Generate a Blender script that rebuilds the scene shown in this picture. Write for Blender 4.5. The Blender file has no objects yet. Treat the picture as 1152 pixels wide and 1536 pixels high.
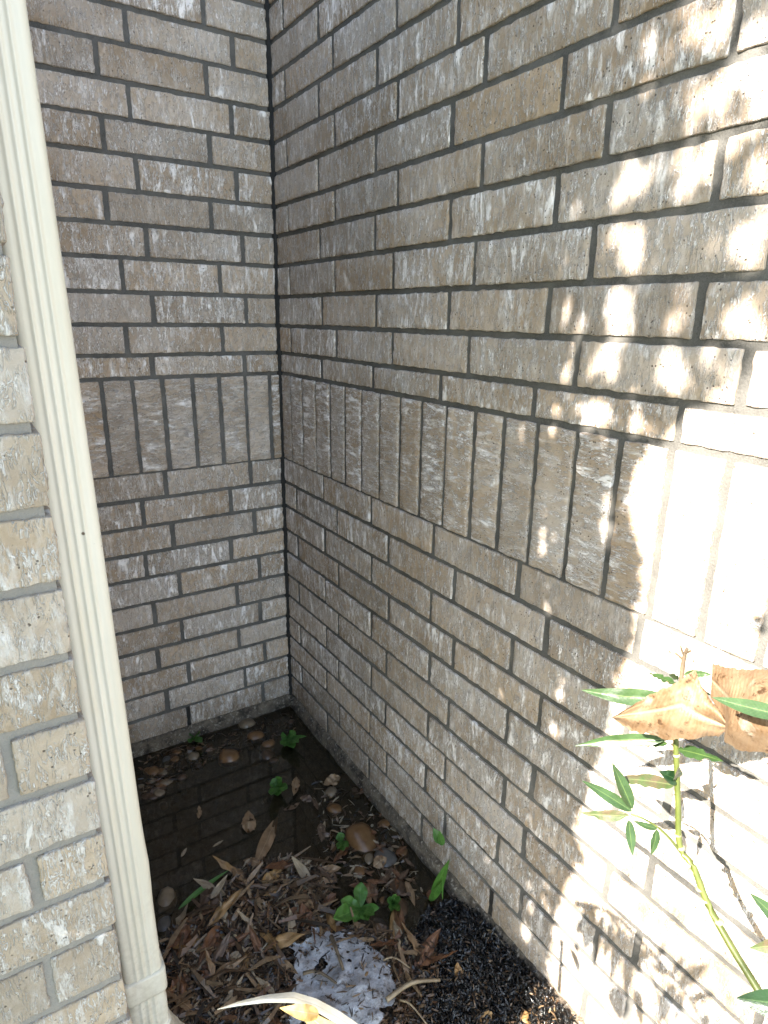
import bpy, math, random
import numpy as np
from mathutils import Vector, Matrix, noise

random.seed(7)
S = bpy.context.scene
U = 0.077                     # one brick course in metres; lengths below are in courses
ZG = 11.2                     # ground lies 11.2 courses under the soldier course

def P(x, y, z):
    return Vector((x * U, y * U, (z + ZG) * U))

# ------------------------------------------------------------------ camera
CAM = (-10.188, -23.034, 5.371)
RR = ((0.84021, -0.54211, 0.01280), (-0.14747, -0.25116, -0.95665), (0.52182, 0.80190, -0.29097))
FPX = 958.8
cam = bpy.data.objects.new('camera', bpy.data.cameras.new('camera'))
S.collection.objects.link(cam)
r_, d_, f_ = (Vector(v) for v in RR)
cam.matrix_world = Matrix.Translation(P(*CAM)) @ Matrix((
    (r_.x, -d_.x, -f_.x), (r_.y, -d_.y, -f_.y), (r_.z, -d_.z, -f_.z))).to_4x4()
cam.data.sensor_fit = 'HORIZONTAL'
cam.data.sensor_width = 36
cam.data.lens = FPX / 1152 * 36
cam.data.clip_start = 0.02
cam.data.clip_end = 500
S.camera = cam

# ------------------------------------------------------------------ light
SY = 0.17
SUN = Vector((1, SY, -0.70)).normalized()       # direction the light travels
w = bpy.data.worlds.new('World'); S.world = w; w.use_nodes = True
nt = w.node_tree
sky = nt.nodes.new('ShaderNodeTexSky'); sky.sky_type = 'NISHITA'; sky.sun_disc = False
sky.dust_density = 0.3; sky.ozone_density = 0.3; sky.air_density = 1.0
sky.sun_elevation = math.asin(-SUN.z)
sky.sun_rotation = math.atan2(-SUN.x, -SUN.y)
bg = nt.nodes['Background']; bg.inputs['Strength'].default_value = 0.15
nt.links.new(sky.outputs[0], bg.inputs[0])
sl = bpy.data.lights.new('sun', 'SUN'); sl.energy = 4.7; sl.angle = math.radians(0.5)
sl.color = (1.0, 0.99, 0.975)
so = bpy.data.objects.new('sun', sl); S.collection.objects.link(so)
so.rotation_euler = SUN.to_track_quat('-Z', 'Y').to_euler(); so.location = (-4, -4, 5)
S.view_settings.view_transform = 'Standard'; S.view_settings.look = 'None'
S.view_settings.gamma = 1; S.view_settings.use_curve_mapping = False
S.view_settings.exposure = 2.72
S.view_settings.use_white_balance = True; S.view_settings.white_balance_temperature = 7300

# ------------------------------------------------------------------ helpers
def px(u, v, axis=None, val=0.0):
    """point of the place seen at photo pixel (u,v) on the plane axis=val (units: courses)"""
    d = [(u - 576) / FPX * RR[0][i] + (v - 768) / FPX * RR[1][i] + RR[2][i] for i in range(3)]
    t = (val - CAM[axis]) / d[axis]
    return tuple(CAM[i] + t * d[i] for i in range(3))

def link(o, parent=None):
    S.collection.objects.link(o)
    if parent is not None:
        o.parent = parent
    return o

def mesh(name, verts, faces, mats=(), smooth=False, fmat=None):
    me = bpy.data.meshes.new(name)
    me.from_pydata([tuple(v) for v in verts], [], faces)
    for m in mats: me.materials.append(m)
    if fmat is not None: me.polygons.foreach_set('material_index', fmat)
    if smooth: me.polygons.foreach_set('use_smooth', [True] * len(faces))
    me.update()
    return me

def obj(name, me, parent=None, loc=None, rot=None):
    o = bpy.data.objects.new(name, me)
    if loc is not None: o.location = loc
    if rot is not None: o.rotation_euler = rot
    return link(o, parent)

def tag(o, label=None, cat=None, group=None, kind=None):
    if label: o['label'] = label
    if cat: o['category'] = cat
    if group: o['group'] = group
    if kind: o['kind'] = kind
    return o

def empty(name, loc=(0, 0, 0)):
    o = bpy.data.objects.new(name, None); o.location = loc
    o.empty_display_size = 0.05
    return link(o)

class MB:
    def __init__(s): s.v = []; s.f = []; s.m = []
    def add(s, vs, fs, mi=0):
        n = len(s.v); s.v += [tuple(v) for v in vs]
        s.f += [tuple(i + n for i in f) for f in fs]; s.m += [mi] * len(fs)
    def box(s, a, b, mi=0):
        x0, y0, z0 = a; x1, y1, z1 = b
        s.add([(x0,y0,z0),(x1,y0,z0),(x1,y1,z0),(x0,y1,z0),(x0,y0,z1),(x1,y0,z1),(x1,y1,z1),(x0,y1,z1)],
              [(0,3,2,1),(4,5,6,7),(0,1,5,4),(1,2,6,5),(2,3,7,6),(3,0,4,7)], mi)
    def mesh(s, name, mats, smooth=False):
        return mesh(name, s.v, s.f, mats, smooth, s.m)

# ------------------------------------------------------------------ materials
class NT:
    def __init__(s, name):
        s.m = bpy.data.materials.new(name); s.m.use_nodes = True
        s.t = s.m.node_tree; s.b = s.t.nodes['Principled BSDF']
    def n(s, typ, **kw):
        nd = s.t.nodes.new('ShaderNode' + typ)
        for k, v in kw.items():
            if k.startswith('i_'):
                nd.inputs[k[2:].replace('_', ' ')].default_value = v
            else: setattr(nd, k, v)
        return nd
    def l(s, a, b): s.t.links.new(a, b)
    def val(s, x, sock):
        if hasattr(x, 'links') or hasattr(x, 'is_linked'): s.l(x, sock)
        else: sock.default_value = x
    def math(s, op, a, b=0.0, c=None, clamp=False):
        nd = s.n('Math', operation=op); nd.use_clamp = clamp
        s.val(a, nd.inputs[0]); s.val(b, nd.inputs[1])
        if c is not None: s.val(c, nd.inputs[2])
        return nd.outputs[0]
    def mix(s, f, a, b):
        nd = s.n('MixRGB'); s.val(f, nd.inputs[0])
        for v, k in ((a, 1), (b, 2)):
            if isinstance(v, tuple): nd.inputs[k].default_value = (*v, 1)
            else: s.l(v, nd.inputs[k])
        return nd.outputs[0]
    def noise(s, vec, scale, detail=3, rough=0.55, dist=0.0):
        nd = s.n('TexNoise'); nd.inputs['Scale'].default_value = scale
        nd.inputs['Detail'].default_value = detail; nd.inputs['Roughness'].default_value = rough
        nd.inputs['Distortion'].default_value = dist
        if vec is not None: s.l(vec, nd.inputs['Vector'])
        return nd.outputs[0]
    def maprange(s, x, a, b, c=0.0, d=1.0):
        nd = s.n('MapRange'); s.l(x, nd.inputs[0])
        for i, v in enumerate((a, b, c, d)): nd.inputs[i + 1].default_value = v
        return nd.outputs[0]
    def scale(s, vec, sc):
        nd = s.n('VectorMath', operation='MULTIPLY'); s.l(vec, nd.inputs[0]); nd.inputs[1].default_value = sc
        return nd.outputs[0]
    def bump(s, h, dist, strength=1.0):
        nd = s.n('Bump'); nd.inputs['Distance'].default_value = dist
        nd.inputs['Strength'].default_value = strength; s.l(h, nd.inputs['Height'])
        s.l(nd.outputs[0], s.b.inputs['Normal'])
    def set(s, **kw):
        for k, v in kw.items():
            k = k.replace('_', ' ')
            if isinstance(v, tuple): s.b.inputs[k].default_value = (*v, 1)
            else: s.val(v, s.b.inputs[k])
        return s

def brick_material(name, tan_a, tan_b, white, amount, fs=1.0):
    k = NT(name)
    oc = k.n('TexCoord').outputs['Object']; rnd = k.n('ObjectInfo').outputs['Random']
    cx = k.n('CombineXYZ'); 
    for i, f in enumerate((37.0, 11.0, 53.0)): k.l(k.math('MULTIPLY', rnd, f), cx.inputs[i])
    add = k.n('VectorMath', operation='ADD'); k.l(oc, add.inputs[0]); k.l(cx.outputs[0], add.inputs[1])
    v = add.outputs[0]
    patch = k.maprange(k.noise(v, 22, 4, 0.6), 0.42, 0.64)
    # thin raised lines of slurry running across the brick's length
    nl = k.noise(k.scale(v, (190, 190, 42)), fs, 3, 0.55, 1.4)
    ridge = k.maprange(k.math('ABSOLUTE', k.math('SUBTRACT', nl, 0.5)), 0.0, 0.05, 1.0, 0.0)
    brk = k.maprange(k.noise(k.scale(v, (90, 90, 50)), fs, 2), 0.42, 0.55)
    ridge = k.math('MULTIPLY', ridge, brk)
    # broad smears
    sm = k.noise(k.scale(v, (75, 75, 20)), fs, 6, 0.68, 0.6)
    smear = k.maprange(sm, 0.49, 0.66)
    fine = k.maprange(k.noise(k.scale(v, (420, 420, 150)), 1.0, 4, 0.6), 0.45, 0.7)
    pw = k.math('MULTIPLY', smear, k.math('ADD', k.math('MULTIPLY', patch, 0.75), 0.22))
    pw = k.math('ADD', pw, k.math('MULTIPLY', k.math('MULTIPLY', fine, patch), 0.25))
    # some bricks carry far more white than others
    rr = k.maprange(k.math('FRACT', k.math('MULTIPLY', rnd, 7.31)), 0, 1, 0.35, 1.8)
    r2 = k.maprange(k.math('FRACT', k.math('MULTIPLY', rnd, 17.9)), 0, 1, 0.55, 1.15)
    wm = k.math('ADD', k.math('MULTIPLY', ridge, k.math('MULTIPLY', r2, 1.25)), k.math('MULTIPLY', pw, rr))
    wm = k.math('ADD', wm, k.math('MULTIPLY', k.maprange(k.noise(v, 5, 2), .45, .7), .2))
    wm = k.math('MULTIPLY', wm, amount, clamp=True)
    tone = k.noise(v, 30, 5, 0.65)
    tan = k.mix(k.maprange(tone, 0.35, 0.65), tan_a, tan_b)
    rt = k.maprange(k.math('FRACT', k.math('MULTIPLY', rnd, 13.7)), 0, 1, 0.80, 1.12)
    hv = k.n('HueSaturation'); k.l(tan, hv.inputs['Color']); k.l(rt, hv.inputs['Value'])
    k.l(k.maprange(k.math('FRACT', k.math('MULTIPLY', rnd, 29.1)), 0, 1, 0.8, 1.1), hv.inputs['Saturation'])
    col = k.mix(wm, hv.outputs[0], white)
    # sand pits
    vo = k.n('TexVoronoi'); vo.inputs['Scale'].default_value = 150; k.l(v, vo.inputs['Vector'])
    pit = k.maprange(vo.outputs['Distance'], 0.10, 0.22, 1.0, 0.0)
    pit = k.math('MULTIPLY', pit, k.maprange(k.noise(v, 60, 2), 0.52, 0.60))
    col = k.mix(k.math('MULTIPLY', pit, 0.75), col, (0.05, 0.04, 0.03))
    wp = k.n('NewGeometry').outputs['Position']; sz = k.n('SeparateXYZ'); k.l(wp, sz.inputs[0])
    zz = k.math('ADD', sz.outputs[2], k.math('MULTIPLY', k.math('SUBTRACT', k.noise(wp, 14, 5), .5), -.30))
    st_ = k.math('MULTIPLY', k.maprange(zz, .02, .17, .62, 0), k.maprange(k.noise(wp, 60, 5, .7), .3, .62, .45, 1))
    col = k.mix(st_, col, (0.075, 0.052, 0.032))
    soil = k.maprange(k.noise(wp, 2.2, 3), .40, .62, 0, .16)
    col = k.mix(soil, col, (0.19, 0.155, 0.12))
    k.l(col, k.b.inputs['Base Color']); k.set(Roughness=0.9)
    k.b.inputs['Specular IOR Level'].default_value = 0.25
    grit = k.noise(v, 700, 3, 0.7)
    h = k.math('ADD', k.math('MULTIPLY', wm, 0.7), k.math('MULTIPLY', grit, 0.25))
    h = k.math('ADD', h, k.math('MULTIPLY', k.noise(v, 90, 4), 0.9))
    h = k.math('SUBTRACT', h, pit)
    k.bump(h, 0.0022, 1.0)
    return k.m

BRICK = brick_material('brick_clay', (0.315, 0.230, 0.158), (0.42, 0.318, 0.232), (0.87, 0.815, 0.785), 1.0)
BRICK_FG = brick_material('brick_clay_near_light', (0.275, 0.217, 0.158), (0.35, 0.287, 0.22), (0.50, 0.485, 0.47), 1.1, .8)  # near-wall copy of the brick, its colour toned to suit the light there

def mortar_material(name='mortar', f=1.0):
    k = NT(name); g = k.n('NewGeometry').outputs['Position']
    c = k.mix(k.maprange(k.noise(g, 11, 6, .65), 0.38, 0.64), (0.048, 0.045, 0.041), (0.125, 0.119, 0.110))
    c = k.mix(k.maprange(k.noise(g, 500, 3, 0.8), 0.35, 0.75), c, (0.13, 0.125, 0.115))
    k.l(c, k.b.inputs['Base Color']); k.set(Roughness=0.95)
    h = k.math('ADD', k.noise(g, 350, 4, 0.7), k.math('MULTIPLY', k.noise(g, 45, 3), 1.2))
    k.bump(h, 0.0016)
    if f != 1:
        src = k.b.inputs['Base Color'].links[0].from_socket
        k.l(k.mix(.7, src, (.25, .235, .215)), k.b.inputs['Base Color'])
    return k.m
MORTAR = mortar_material(); MORTAR_FG = mortar_material('mortar_near_light', 2)  # second one: lighter near-wall copy, the brighter light there put into its colour

def simple(name, c1, c2, sc=20, rough=0.6, bs=200, bd=0.0005, spec=0.5, detail=4, stretch=None, coord='Object', lo=.35, hi=.65):
    k = NT(name); v = k.n('TexCoord').outputs[coord]
    if stretch: v = k.scale(v, stretch)
    k.l(k.mix(k.maprange(k.noise(v, sc, detail, .6), lo, hi), c1, c2), k.b.inputs['Base Color'])
    k.set(Roughness=rough); k.b.inputs['Specular IOR Level'].default_value = spec
    if bd: k.bump(k.noise(v, bs, 4, .6), bd)
    return k.m

SEAL = simple('black_sealant', (0.005, 0.0045, 0.004), (0.012, 0.011, 0.010), 60, 0.8, 200, 0.002)
HOLE = simple('joint_shade', (0.008, 0.007, 0.006), (0.02, 0.018, 0.015), 60, 0.9, 200, 0.002)

def ledge_material():
    k = NT('stained_concrete'); g = k.n('NewGeometry').outputs['Position']
    a = k.noise(g, 26, 6, .65)
    c = k.mix(k.maprange(a, .38, .62), (0.022, 0.014, 0.008), (0.16, 0.125, 0.088))
    c = k.mix(k.maprange(k.noise(g, 130, 4), .55, .7), c, (0.30, 0.265, 0.22))
    k.l(c, k.b.inputs['Base Color']); k.set(Roughness=0.6)
    k.bump(k.math('ADD', k.noise(g, 60, 6), k.noise(g, 260, 3)), 0.006); return k.m
LEDGE = ledge_material()

# ------------------------------------------------------------------ bricks
def rounded_block(lx, ly, lz, n, rad, amp, seed):
    """brick with its front on local y=0 (facing -y), worn uneven edges; size in metres"""
    nx, ny, nz = n
    idx = {}; vs = []; fs = []
    rng = random.Random(seed); off = Vector((rng.random()*50, rng.random()*50, rng.random()*50))
    def vert(i, j, k_):
        key = (i, j, k_)
        if key in idx: return idx[key]
        def co(t, nn, L):      # denser near the ends so that the round edge has shape
            e = rad * .999
            if t == 0: return 0
            if t == nn: return L
            if nn < 3: return L * t / nn
            return e + (L - 2 * e) * (t - 1) / (nn - 2)
        p = Vector((co(i, nx, lx) - lx/2, co(j, ny, ly), co(k_, nz, lz) - lz/2))
        c = Vector((min(max(p.x, -lx/2 + rad), lx/2 - rad), min(max(p.y, rad), ly - rad), min(max(p.z, -lz/2 + rad), lz/2 - rad)))
        d = p - c
        dl = d.length
        q = c + d.normalized() * rad if dl > 1e-9 else p
        nn = d.normalized() if dl > 1e-9 else Vector((0, 0, 0))
        a = noise.noise(q * 55 + off) * .8 + noise.noise(q * 170 + off * 2) * 1.1
        edge = sum(1 for v in (abs(d.x), abs(d.y), abs(d.z)) if v > 1e-6)
        g = amp * (1.9 if edge > 1 else 1.0)
        q = q + nn * a * g
        idx[key] = len(vs); vs.append(q); return idx[key]
    def face(a, b, c, d): fs.append((a, b, c, d))
    for i in range(nx):
        for k_ in range(nz):
            face(vert(i,0,k_), vert(i+1,0,k_), vert(i+1,0,k_+1), vert(i,0,k_+1))
    for j in range(ny):
        for k_ in range(nz):
            face(vert(0,j,k_), vert(0,j,k_+1), vert(0,j+1,k_+1), vert(0,j+1,k_))
            face(vert(nx,j,k_), vert(nx,j+1,k_), vert(nx,j+1,k_+1), vert(nx,j,k_+1))
        for i in range(nx):
            face(vert(i,j,0), vert(i,j+1,0), vert(i+1,j+1,0), vert(i+1,j,0))
            face(vert(i,j,nz), vert(i+1,j,nz), vert(i+1,j+1,nz), vert(i,j+1,nz))
    return vs, fs

cache = {}
def brick_mesh(lx, h, variant, mat, depth=0.42, fine=1.0):
    """lx, h in courses, snapped so that like bricks share a mesh"""
    q = round(lx / 0.1) * 0.1; qh = round(h / 0.05) * 0.05
    key = (round(q, 2), round(qh, 2), variant, mat.name, depth, fine)
    if key not in cache:
        nx = max(4, int(round(q * 8 * fine)) + 2); nz = max(4, int(round(qh * 7 * fine)) + 2)
        
        vs, fs = rounded_block(q * U, depth * U, qh * U, (nx, 3 if depth < .6 else 7, nz), 0.0019, 0.0009, int(q*100 + qh*1000 + variant*77))
        cache[key] = mesh('brick', vs, fs, (mat,), True)
    return cache[key], q, qh

def place_brick(wall, parent, a, b, z0, z1, mat=BRICK, depth=0.42, proud=0.0, upright=False, fine=1.0, jit=1.0):
    """a..b run along the wall, z0..z1 height (courses). wall: 'back','right','front','return'"""
    L = b - a; H = z1 - z0
    lx, lz = (H, L) if upright else (L, H)
    me, q, qh = brick_mesh(lx, lz, random.randrange(7), mat, depth, fine)
    o = bpy.data.objects.new('brick', me)
    c = (a + b) / 2; zc = (z0 + z1) / 2
    pr = proud + random.uniform(-.022, .022) * jit
    tw = random.uniform(-.004, .004) * jit
    if wall == 'back':   loc = P(-c, -pr, zc); rz = 0
    elif wall == 'right': loc = P(-pr, -c, zc); rz = -math.pi / 2
    elif wall == 'front': loc = P(-9.46 - c, -14.1 - pr, zc); rz = 0
    else:                 loc = P(-9.46 + pr, -14.1 + c, zc); rz = math.pi / 2
    flip = random.random() < .5
    M = Matrix.Translation(loc) @ Matrix.Rotation(rz, 4, 'Z')
    if upright: M = M @ Matrix.Rotation(math.pi / 2 * (1 if flip else -1), 4, 'Y')
    elif flip: M = M @ Matrix.Rotation(math.pi, 4, 'Y')
    M = M @ Matrix.Rotation(tw, 4, 'Y') @ Matrix.Rotation(random.uniform(-.006, .006) * jit, 4, 'X')
    M = M @ Matrix.Diagonal((lx / q, 1, lz / qh, 1))
    o.matrix_world = M
    S.collection.objects.link(o)
    o.parent = parent
    return o

JZ = [14.05, 13.08, 12.09, 11.09, 10.11, 9.08, 8.11, 7.1, 6.05, 5.04, 4.05, 3.3, 0.0, -0.96, -1.96, -2.97, -3.93, -4.95, -5.91, -6.87, -7.8, -8.76, -9.73, -10.74]
HB = [[2.2], [1.29, 4.6], [2.21, 5.51], [1.43, 4.69], [2.24, 5.53], [1.37, 4.64], [2.34, 5.66], [1.26, 4.53], [2.14, 5.4], [1.24, 4.51], [2.18, 5.46], [1.4, 4.7], [1.36, 4.6], [2.22, 5.48], [1.32, 4.52], [2.33, 5.58], [1.2, 4.44], [2.19, 5.45], [1.25, 4.48], [2.23, 5.47], [1.14, 4.36], [2.06, 5.3], [1.3, 4.52]]
HR = [[1.08], [3.46], [1.06, 4.34, 7.63], [3.43, 6.71, 10.06], [1.09, 4.43, 7.73, 11.03, 14.33], [3.36, 6.68, 9.97, 13.28], [1.09, 4.4, 7.79, 11.11, 14.41], [3.39, 6.71, 10.06, 13.36], [1.04, 4.36, 7.66, 11.01, 14.36], [3.46, 6.79, 10.14, 13.38, 16.66], [1.0, 4.4, 7.68, 10.95, 14.23, 17.58], [3.36, 6.65, 9.92, 13.18, 16.61], [3.37, 6.62, 9.85, 13.13, 16.41], [1.09, 4.37, 7.62, 10.84, 14.13], [3.39, 6.64, 9.86, 13.11], [1.07, 4.43, 7.67, 10.93, 14.17], [3.42, 6.67, 9.89, 13.15], [1.07, 4.37, 7.61, 10.85, 14.13], [3.44, 6.69, 9.94, 13.22], [1.12, 4.36, 7.59, 10.82, 14.05], [3.38, 6.64, 9.92, 13.17], [1.12, 4.4, 7.71, 10.92, 14.16], [3.39, 6.58, 9.81, 13.07]]
SB = [0.45, 1.42, 2.41, 3.38, 4.42, 5.42, 6.41]
SR = [0.88, 1.86, 2.92, 3.95, 4.97, 6.02, 7.07, 8.13, 9.16, 10.23, 11.31, 12.34, 13.38, 14.46, 15.49, 16.55]
TOP = 20
rows = []     # (ztop, zbot, heads_back, heads_right, kind)
zt = JZ[0] + 1
extra = []
while zt < TOP:
    extra.append(zt); zt += 1
for i, z in enumerate(reversed(extra)):
    k = len(extra) - 1 - i                    # 0 = just above JZ[0]
    rows.append((z, z - 1, [2.2] if k % 2 == 0 else [1.3], [1.08] if k % 2 == 0 else [3.42]))
for i in range(11):
    rows.append((JZ[i], JZ[i + 1], HB[i + 1], HR[i + 1]))
for i in range(11):
    rows.append((JZ[12 + i], JZ[13 + i], HB[12 + i], HR[12 + i]))

def fill(heads, end, step=3.3):
    h = list(heads)
    while h[-1] + 0.3 < end: h.append(h[-1] + step + random.uniform(-.04, .04))
    h[-1] = min(h[-1], end)
    return h

BACK_END, RIGHT_END = 9.4, 24.3
back = tag(empty('brick_wall', P(0, 0, -ZG)), 'shaded far brick wall at the head of the nook, left of the inside corner', 'wall')
right = tag(empty('brick_wall', P(0, -12, -ZG)), 'long side brick wall on the right, dappled with shade and sun', 'wall')
bpy.context.view_layer.update()
def child_of(o, parent):
    o.parent = parent; o.matrix_parent_inverse = Matrix.Translation(-parent.location); return o

def put(wall, parent, *a, **k):
    o = place_brick(wall, parent, *a, **k)
    o.matrix_parent_inverse = Matrix.Translation(-parent.location)
    return o

J = 0.068       # half a mortar joint
for (z1, z0, hb, hr) in rows:
    half = (z1 - z0) < 0.9
    last = abs(z0 + 10.74) < .01
    for wall, par, heads, end in (('back', back, hb, BACK_END), ('right', right, hr, RIGHT_END)):
        hs = fill(heads, end); prev = 0.02
        for h in hs:
            ja = J * random.uniform(.95, 1.4); jb = J * random.uniform(.95, 1.4)
            top = z1 - (0.035 if abs(z1) < .01 else J * random.uniform(.9, 1.15))
            put(wall, par, prev + (ja if prev > .1 else 0.05), h - jb, z0 + J * random.uniform(.9, 1.15), top)
            prev = h
for wall, par, ss, end in (('back', back, SB, BACK_END), ('right', right, SR, RIGHT_END)):
    hs = list(ss)
    while hs[-1] < end - .5: hs.append(hs[-1] + 1.03)
    prev = 0.0
    for h in hs:
        jj = J * random.uniform(.95, 1.3)
        put(wall, par, prev + jj, h - J * random.uniform(.95, 1.3), 0.035, 3.3 - J, proud=0.015, upright=True)
        prev = h

# mortar bed behind the bricks, with a dark strip for the shade of one weep joint per wall
RC = 0.042      # how far the mortar is set back
mb = MB()
def slab_back(a, b, z0, z1): mb.box(P(-b, RC, z0), P(-a, 1.4, z1))
wx = 4.52
slab_back(-0.0, 9.5, -10.67, TOP); 
slab_back(-0.0, wx - .055, -11.9, -10.67) if False else None
mo = child_of(obj('mortar', mb.mesh('mortar', (MORTAR,))), back)
mb = MB(); mb.box(P(RC, -24.4, -10.67), P(1.4, 1.4, TOP))
mo = child_of(obj('mortar', mb.mesh('mortar', (MORTAR,))), right)

def shade_joint(wall, par, c, z0, z1, wd):  # solid dark strip, its colour stands for the shade inside the joint
    m = MB(); n = 8
    vs = []; 
    for i in range(n + 1):
        z = z0 + (z1 - z0) * i / n; j1 = random.uniform(-.012, .012); j2 = random.uniform(-.012, .012)
        for s_, jj in ((-1, j1), (1, j2)):
            a = c + s_ * wd / 2 + jj
            for dep in (RC - .012, RC + .3):
                vs.append(P(-a, dep, z) if wall == 'back' else P(dep, -a, z))
    fs = []
    for i in range(n):
        k = i * 4
        fs += [(k, k+2, k+6, k+4), (k+2, k+3, k+7, k+6), (k+3, k+1, k+5, k+7), (k+1, k, k+4, k+5)]
    m.add(vs, fs)
    child_of(obj('weep_shade', m.mesh('weep_shade', (HOLE,))), par)
shade_joint('back', back, 4.52, -10.70, -9.79, .13)
shade_joint('right', right, 13.07, -10.70, -9.79, .15)

# bottom ledge (stained footing) of both walls
def ledge(par, wall, end, depth):
    n = int(end * 5); vs = []; fs = []
    prof = [(RC + .1, -10.66), (-0.02, -10.69), (-depth * .7, -10.78), (-depth, -10.9), (-depth * 1.1, -11.15), (-depth * 1.25, -11.9)]
    for i in range(n + 1):
        a = -0.1 + (end + .1) * i / n
        for q, (dd, z) in enumerate(prof):
            nz = noise.noise(Vector((a * 2.1, q * 1.7, 3.3))) * .07 + noise.noise(Vector((a * 6, q * 2.7, 9.3))) * .035
            nd = noise.noise(Vector((a * 1.6, q * 1.3, 7.7))) * .07
            y = dd - (nd if 0 < q else 0)
            vs.append(P(-a, y, z + nz * (q > 0)) if wall == 'back' else P(y, -a, z + nz * (q > 0)))
    m = len(prof)
    for i in range(n):
        for q in range(m - 1):
            k = i * m + q
            fs.append((k, k + 1, k + m + 1, k + m))
    child_of(obj('footing_ledge', mesh('footing_ledge', vs, fs, (LEDGE,), True)), par)
ledge(back, 'back', 9.4, .14); ledge(right, 'right', 24, .16)

# black sealant bead in the inside corner
vs = []; fs = []; n = 300
for i in range(n + 1):
    z = -11.2 + (TOP + 11.2) * i / n
    a = .115 + .03 * noise.noise(Vector((0, 0, z * 5))) + .012 * noise.noise(Vector((5, 0, z * 14)))
    b = .085 + .025 * noise.noise(Vector((3, 0, z * 5)))
    vs += [P(-a - .02, .09, z), P(-a, -.0, z), P(-.02, -b, z), P(.09, -b - .02, z)]
for i in range(n):
    k = i * 4
    for q in range(3): fs.append((k+q, k+q+1, k+q+5, k+q+4))
child_of(obj('sealant_bead', mesh('sealant_bead', vs, fs, (SEAL,), True)), right)

# near wall on the left (its end is the outside corner) and its return into the nook
near = tag(empty('brick_wall', P(-9.5, -14.1, -ZG)), 'near brick wall at the left edge, its rough outer corner beside the downspout', 'wall')
JF = [5.04, 4.01, 2.93, 1.90, .84, -.13, -1.17, -2.16, -3.12, -4.08, -5.16, -6.08]
z = 5.04; up = []
while z < TOP - 1.5: z += 1.02; up.append(z)
dn = []; z = -6.08
while z > -11: z -= 1.0; dn.append(z)
JF = list(reversed(up)) + JF + dn
i0 = JF.index(-.13)
for i in range(len(JF) - 1):
    z1, z0 = JF[i] - J, JF[i + 1] + J
    lean = (z1 + 2) * 0.012 if z1 < 6 else .09       # the corner is not quite plumb
    short = (i - i0) % 2 == 0
    a = lean - 0.02 + random.uniform(-.03, .03)
    ln = .93 if short else 3.2
    o = put('front', near, a, a + ln + (random.uniform(-.03, .03)), z0, z1, BRICK_FG, depth=(3.1 if short else 1.05), fine=2.0, proud=0.0)
    x = a + ln + .13
    while x < 9:
        put('front', near, x, x + 3.17, z0, z1, BRICK_FG, depth=.42, fine=1.6)
        x += 3.3
    y = (3.2 if short else 1.15) + .05
    while y < 14:
        e = min(y + 3.17, 13.95)
        if e - y > .3: put('return', near, y, e, z0, z1, BRICK, proud=-a)
        y += 3.3
mb = MB()
for za, zb in ((-11.9, 6), (6, 24)):  # core raised past the bricks to block sun over the wall top
    ea, eb = -9.46 - .05 - min((za + 2) * .012, .09), -9.46 - .05 - min((zb + 2) * .012, .09)
    mb.add([P(-20, -14.05, za), P(ea, -14.05, za), P(ea, .1, za), P(-20, .1, za), P(-20, -14.05, zb), P(eb, -14.05, zb), P(eb, .1, zb), P(-20, .1, zb)],
           [(0,1,5,4), (1,2,6,5), (2,3,7,6), (3,0,4,7)] + ([(4,5,6,7)] if zb == 24 else []))
child_of(obj('mortar', mb.mesh('mortar', (MORTAR_FG,))), near)

# ------------------------------------------------------------------ downspout
def paint():
    k = NT('cream_paint'); v = k.n('TexCoord').outputs['Object']
    sv = k.scale(v, (60, 60, 3))
    c = k.mix(k.maprange(k.noise(sv, 1, 4), .4, .75), (0.52, 0.495, 0.425), (0.475, 0.445, 0.365))
    c = k.mix(k.maprange(k.noise(v, 9, 5), .55, .8, 0, .35), c, (0.50, 0.46, 0.36))
    vo = k.n('TexVoronoi'); vo.inputs['Scale'].default_value = 55; k.l(v, vo.inputs['Vector'])
    sp = k.math('MULTIPLY', k.maprange(vo.outputs['Distance'], .08, .14, 1, 0), k.maprange(k.noise(v, 16, 3), .58, .62))
    c = k.mix(sp, c, (0.10, 0.07, 0.05))
    wp = k.n('NewGeometry').outputs['Position']; sz = k.n('SeparateXYZ'); k.l(wp, sz.inputs[0])
    low = k.maprange(k.math('ADD', sz.outputs[2], k.math('MULTIPLY', k.math('SUBTRACT', k.noise(wp, 20, 5), .5), -.5)), .15, .55, .55, 0)
    c = k.mix(k.math('MULTIPLY', low, k.maprange(k.noise(wp, 110, 5, .7), .42, .68)), c, (0.20, 0.15, 0.10))
    c = k.mix(k.maprange(k.noise(k.scale(wp, (50, 50, 2.5)), 1, 3), .56, .75, 0, .3), c, (0.36, 0.32, 0.24))
    k.l(c, k.b.inputs['Base Color']); k.set(Roughness=0.42)
    k.b.inputs['Specular IOR Level'].default_value = 0.5
    k.bump(k.noise(v, 120, 3), 0.0003); return k.m
PAINT = paint()
spout = tag(empty('downspout', P(-9.1, -12.5, -ZG)), 'cream painted corrugated metal downspout beside the near brick corner', 'downspout')
SX0, SX1, SY0, SY1 = -9.42, -8.72, -13.15, -12.15
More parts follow.
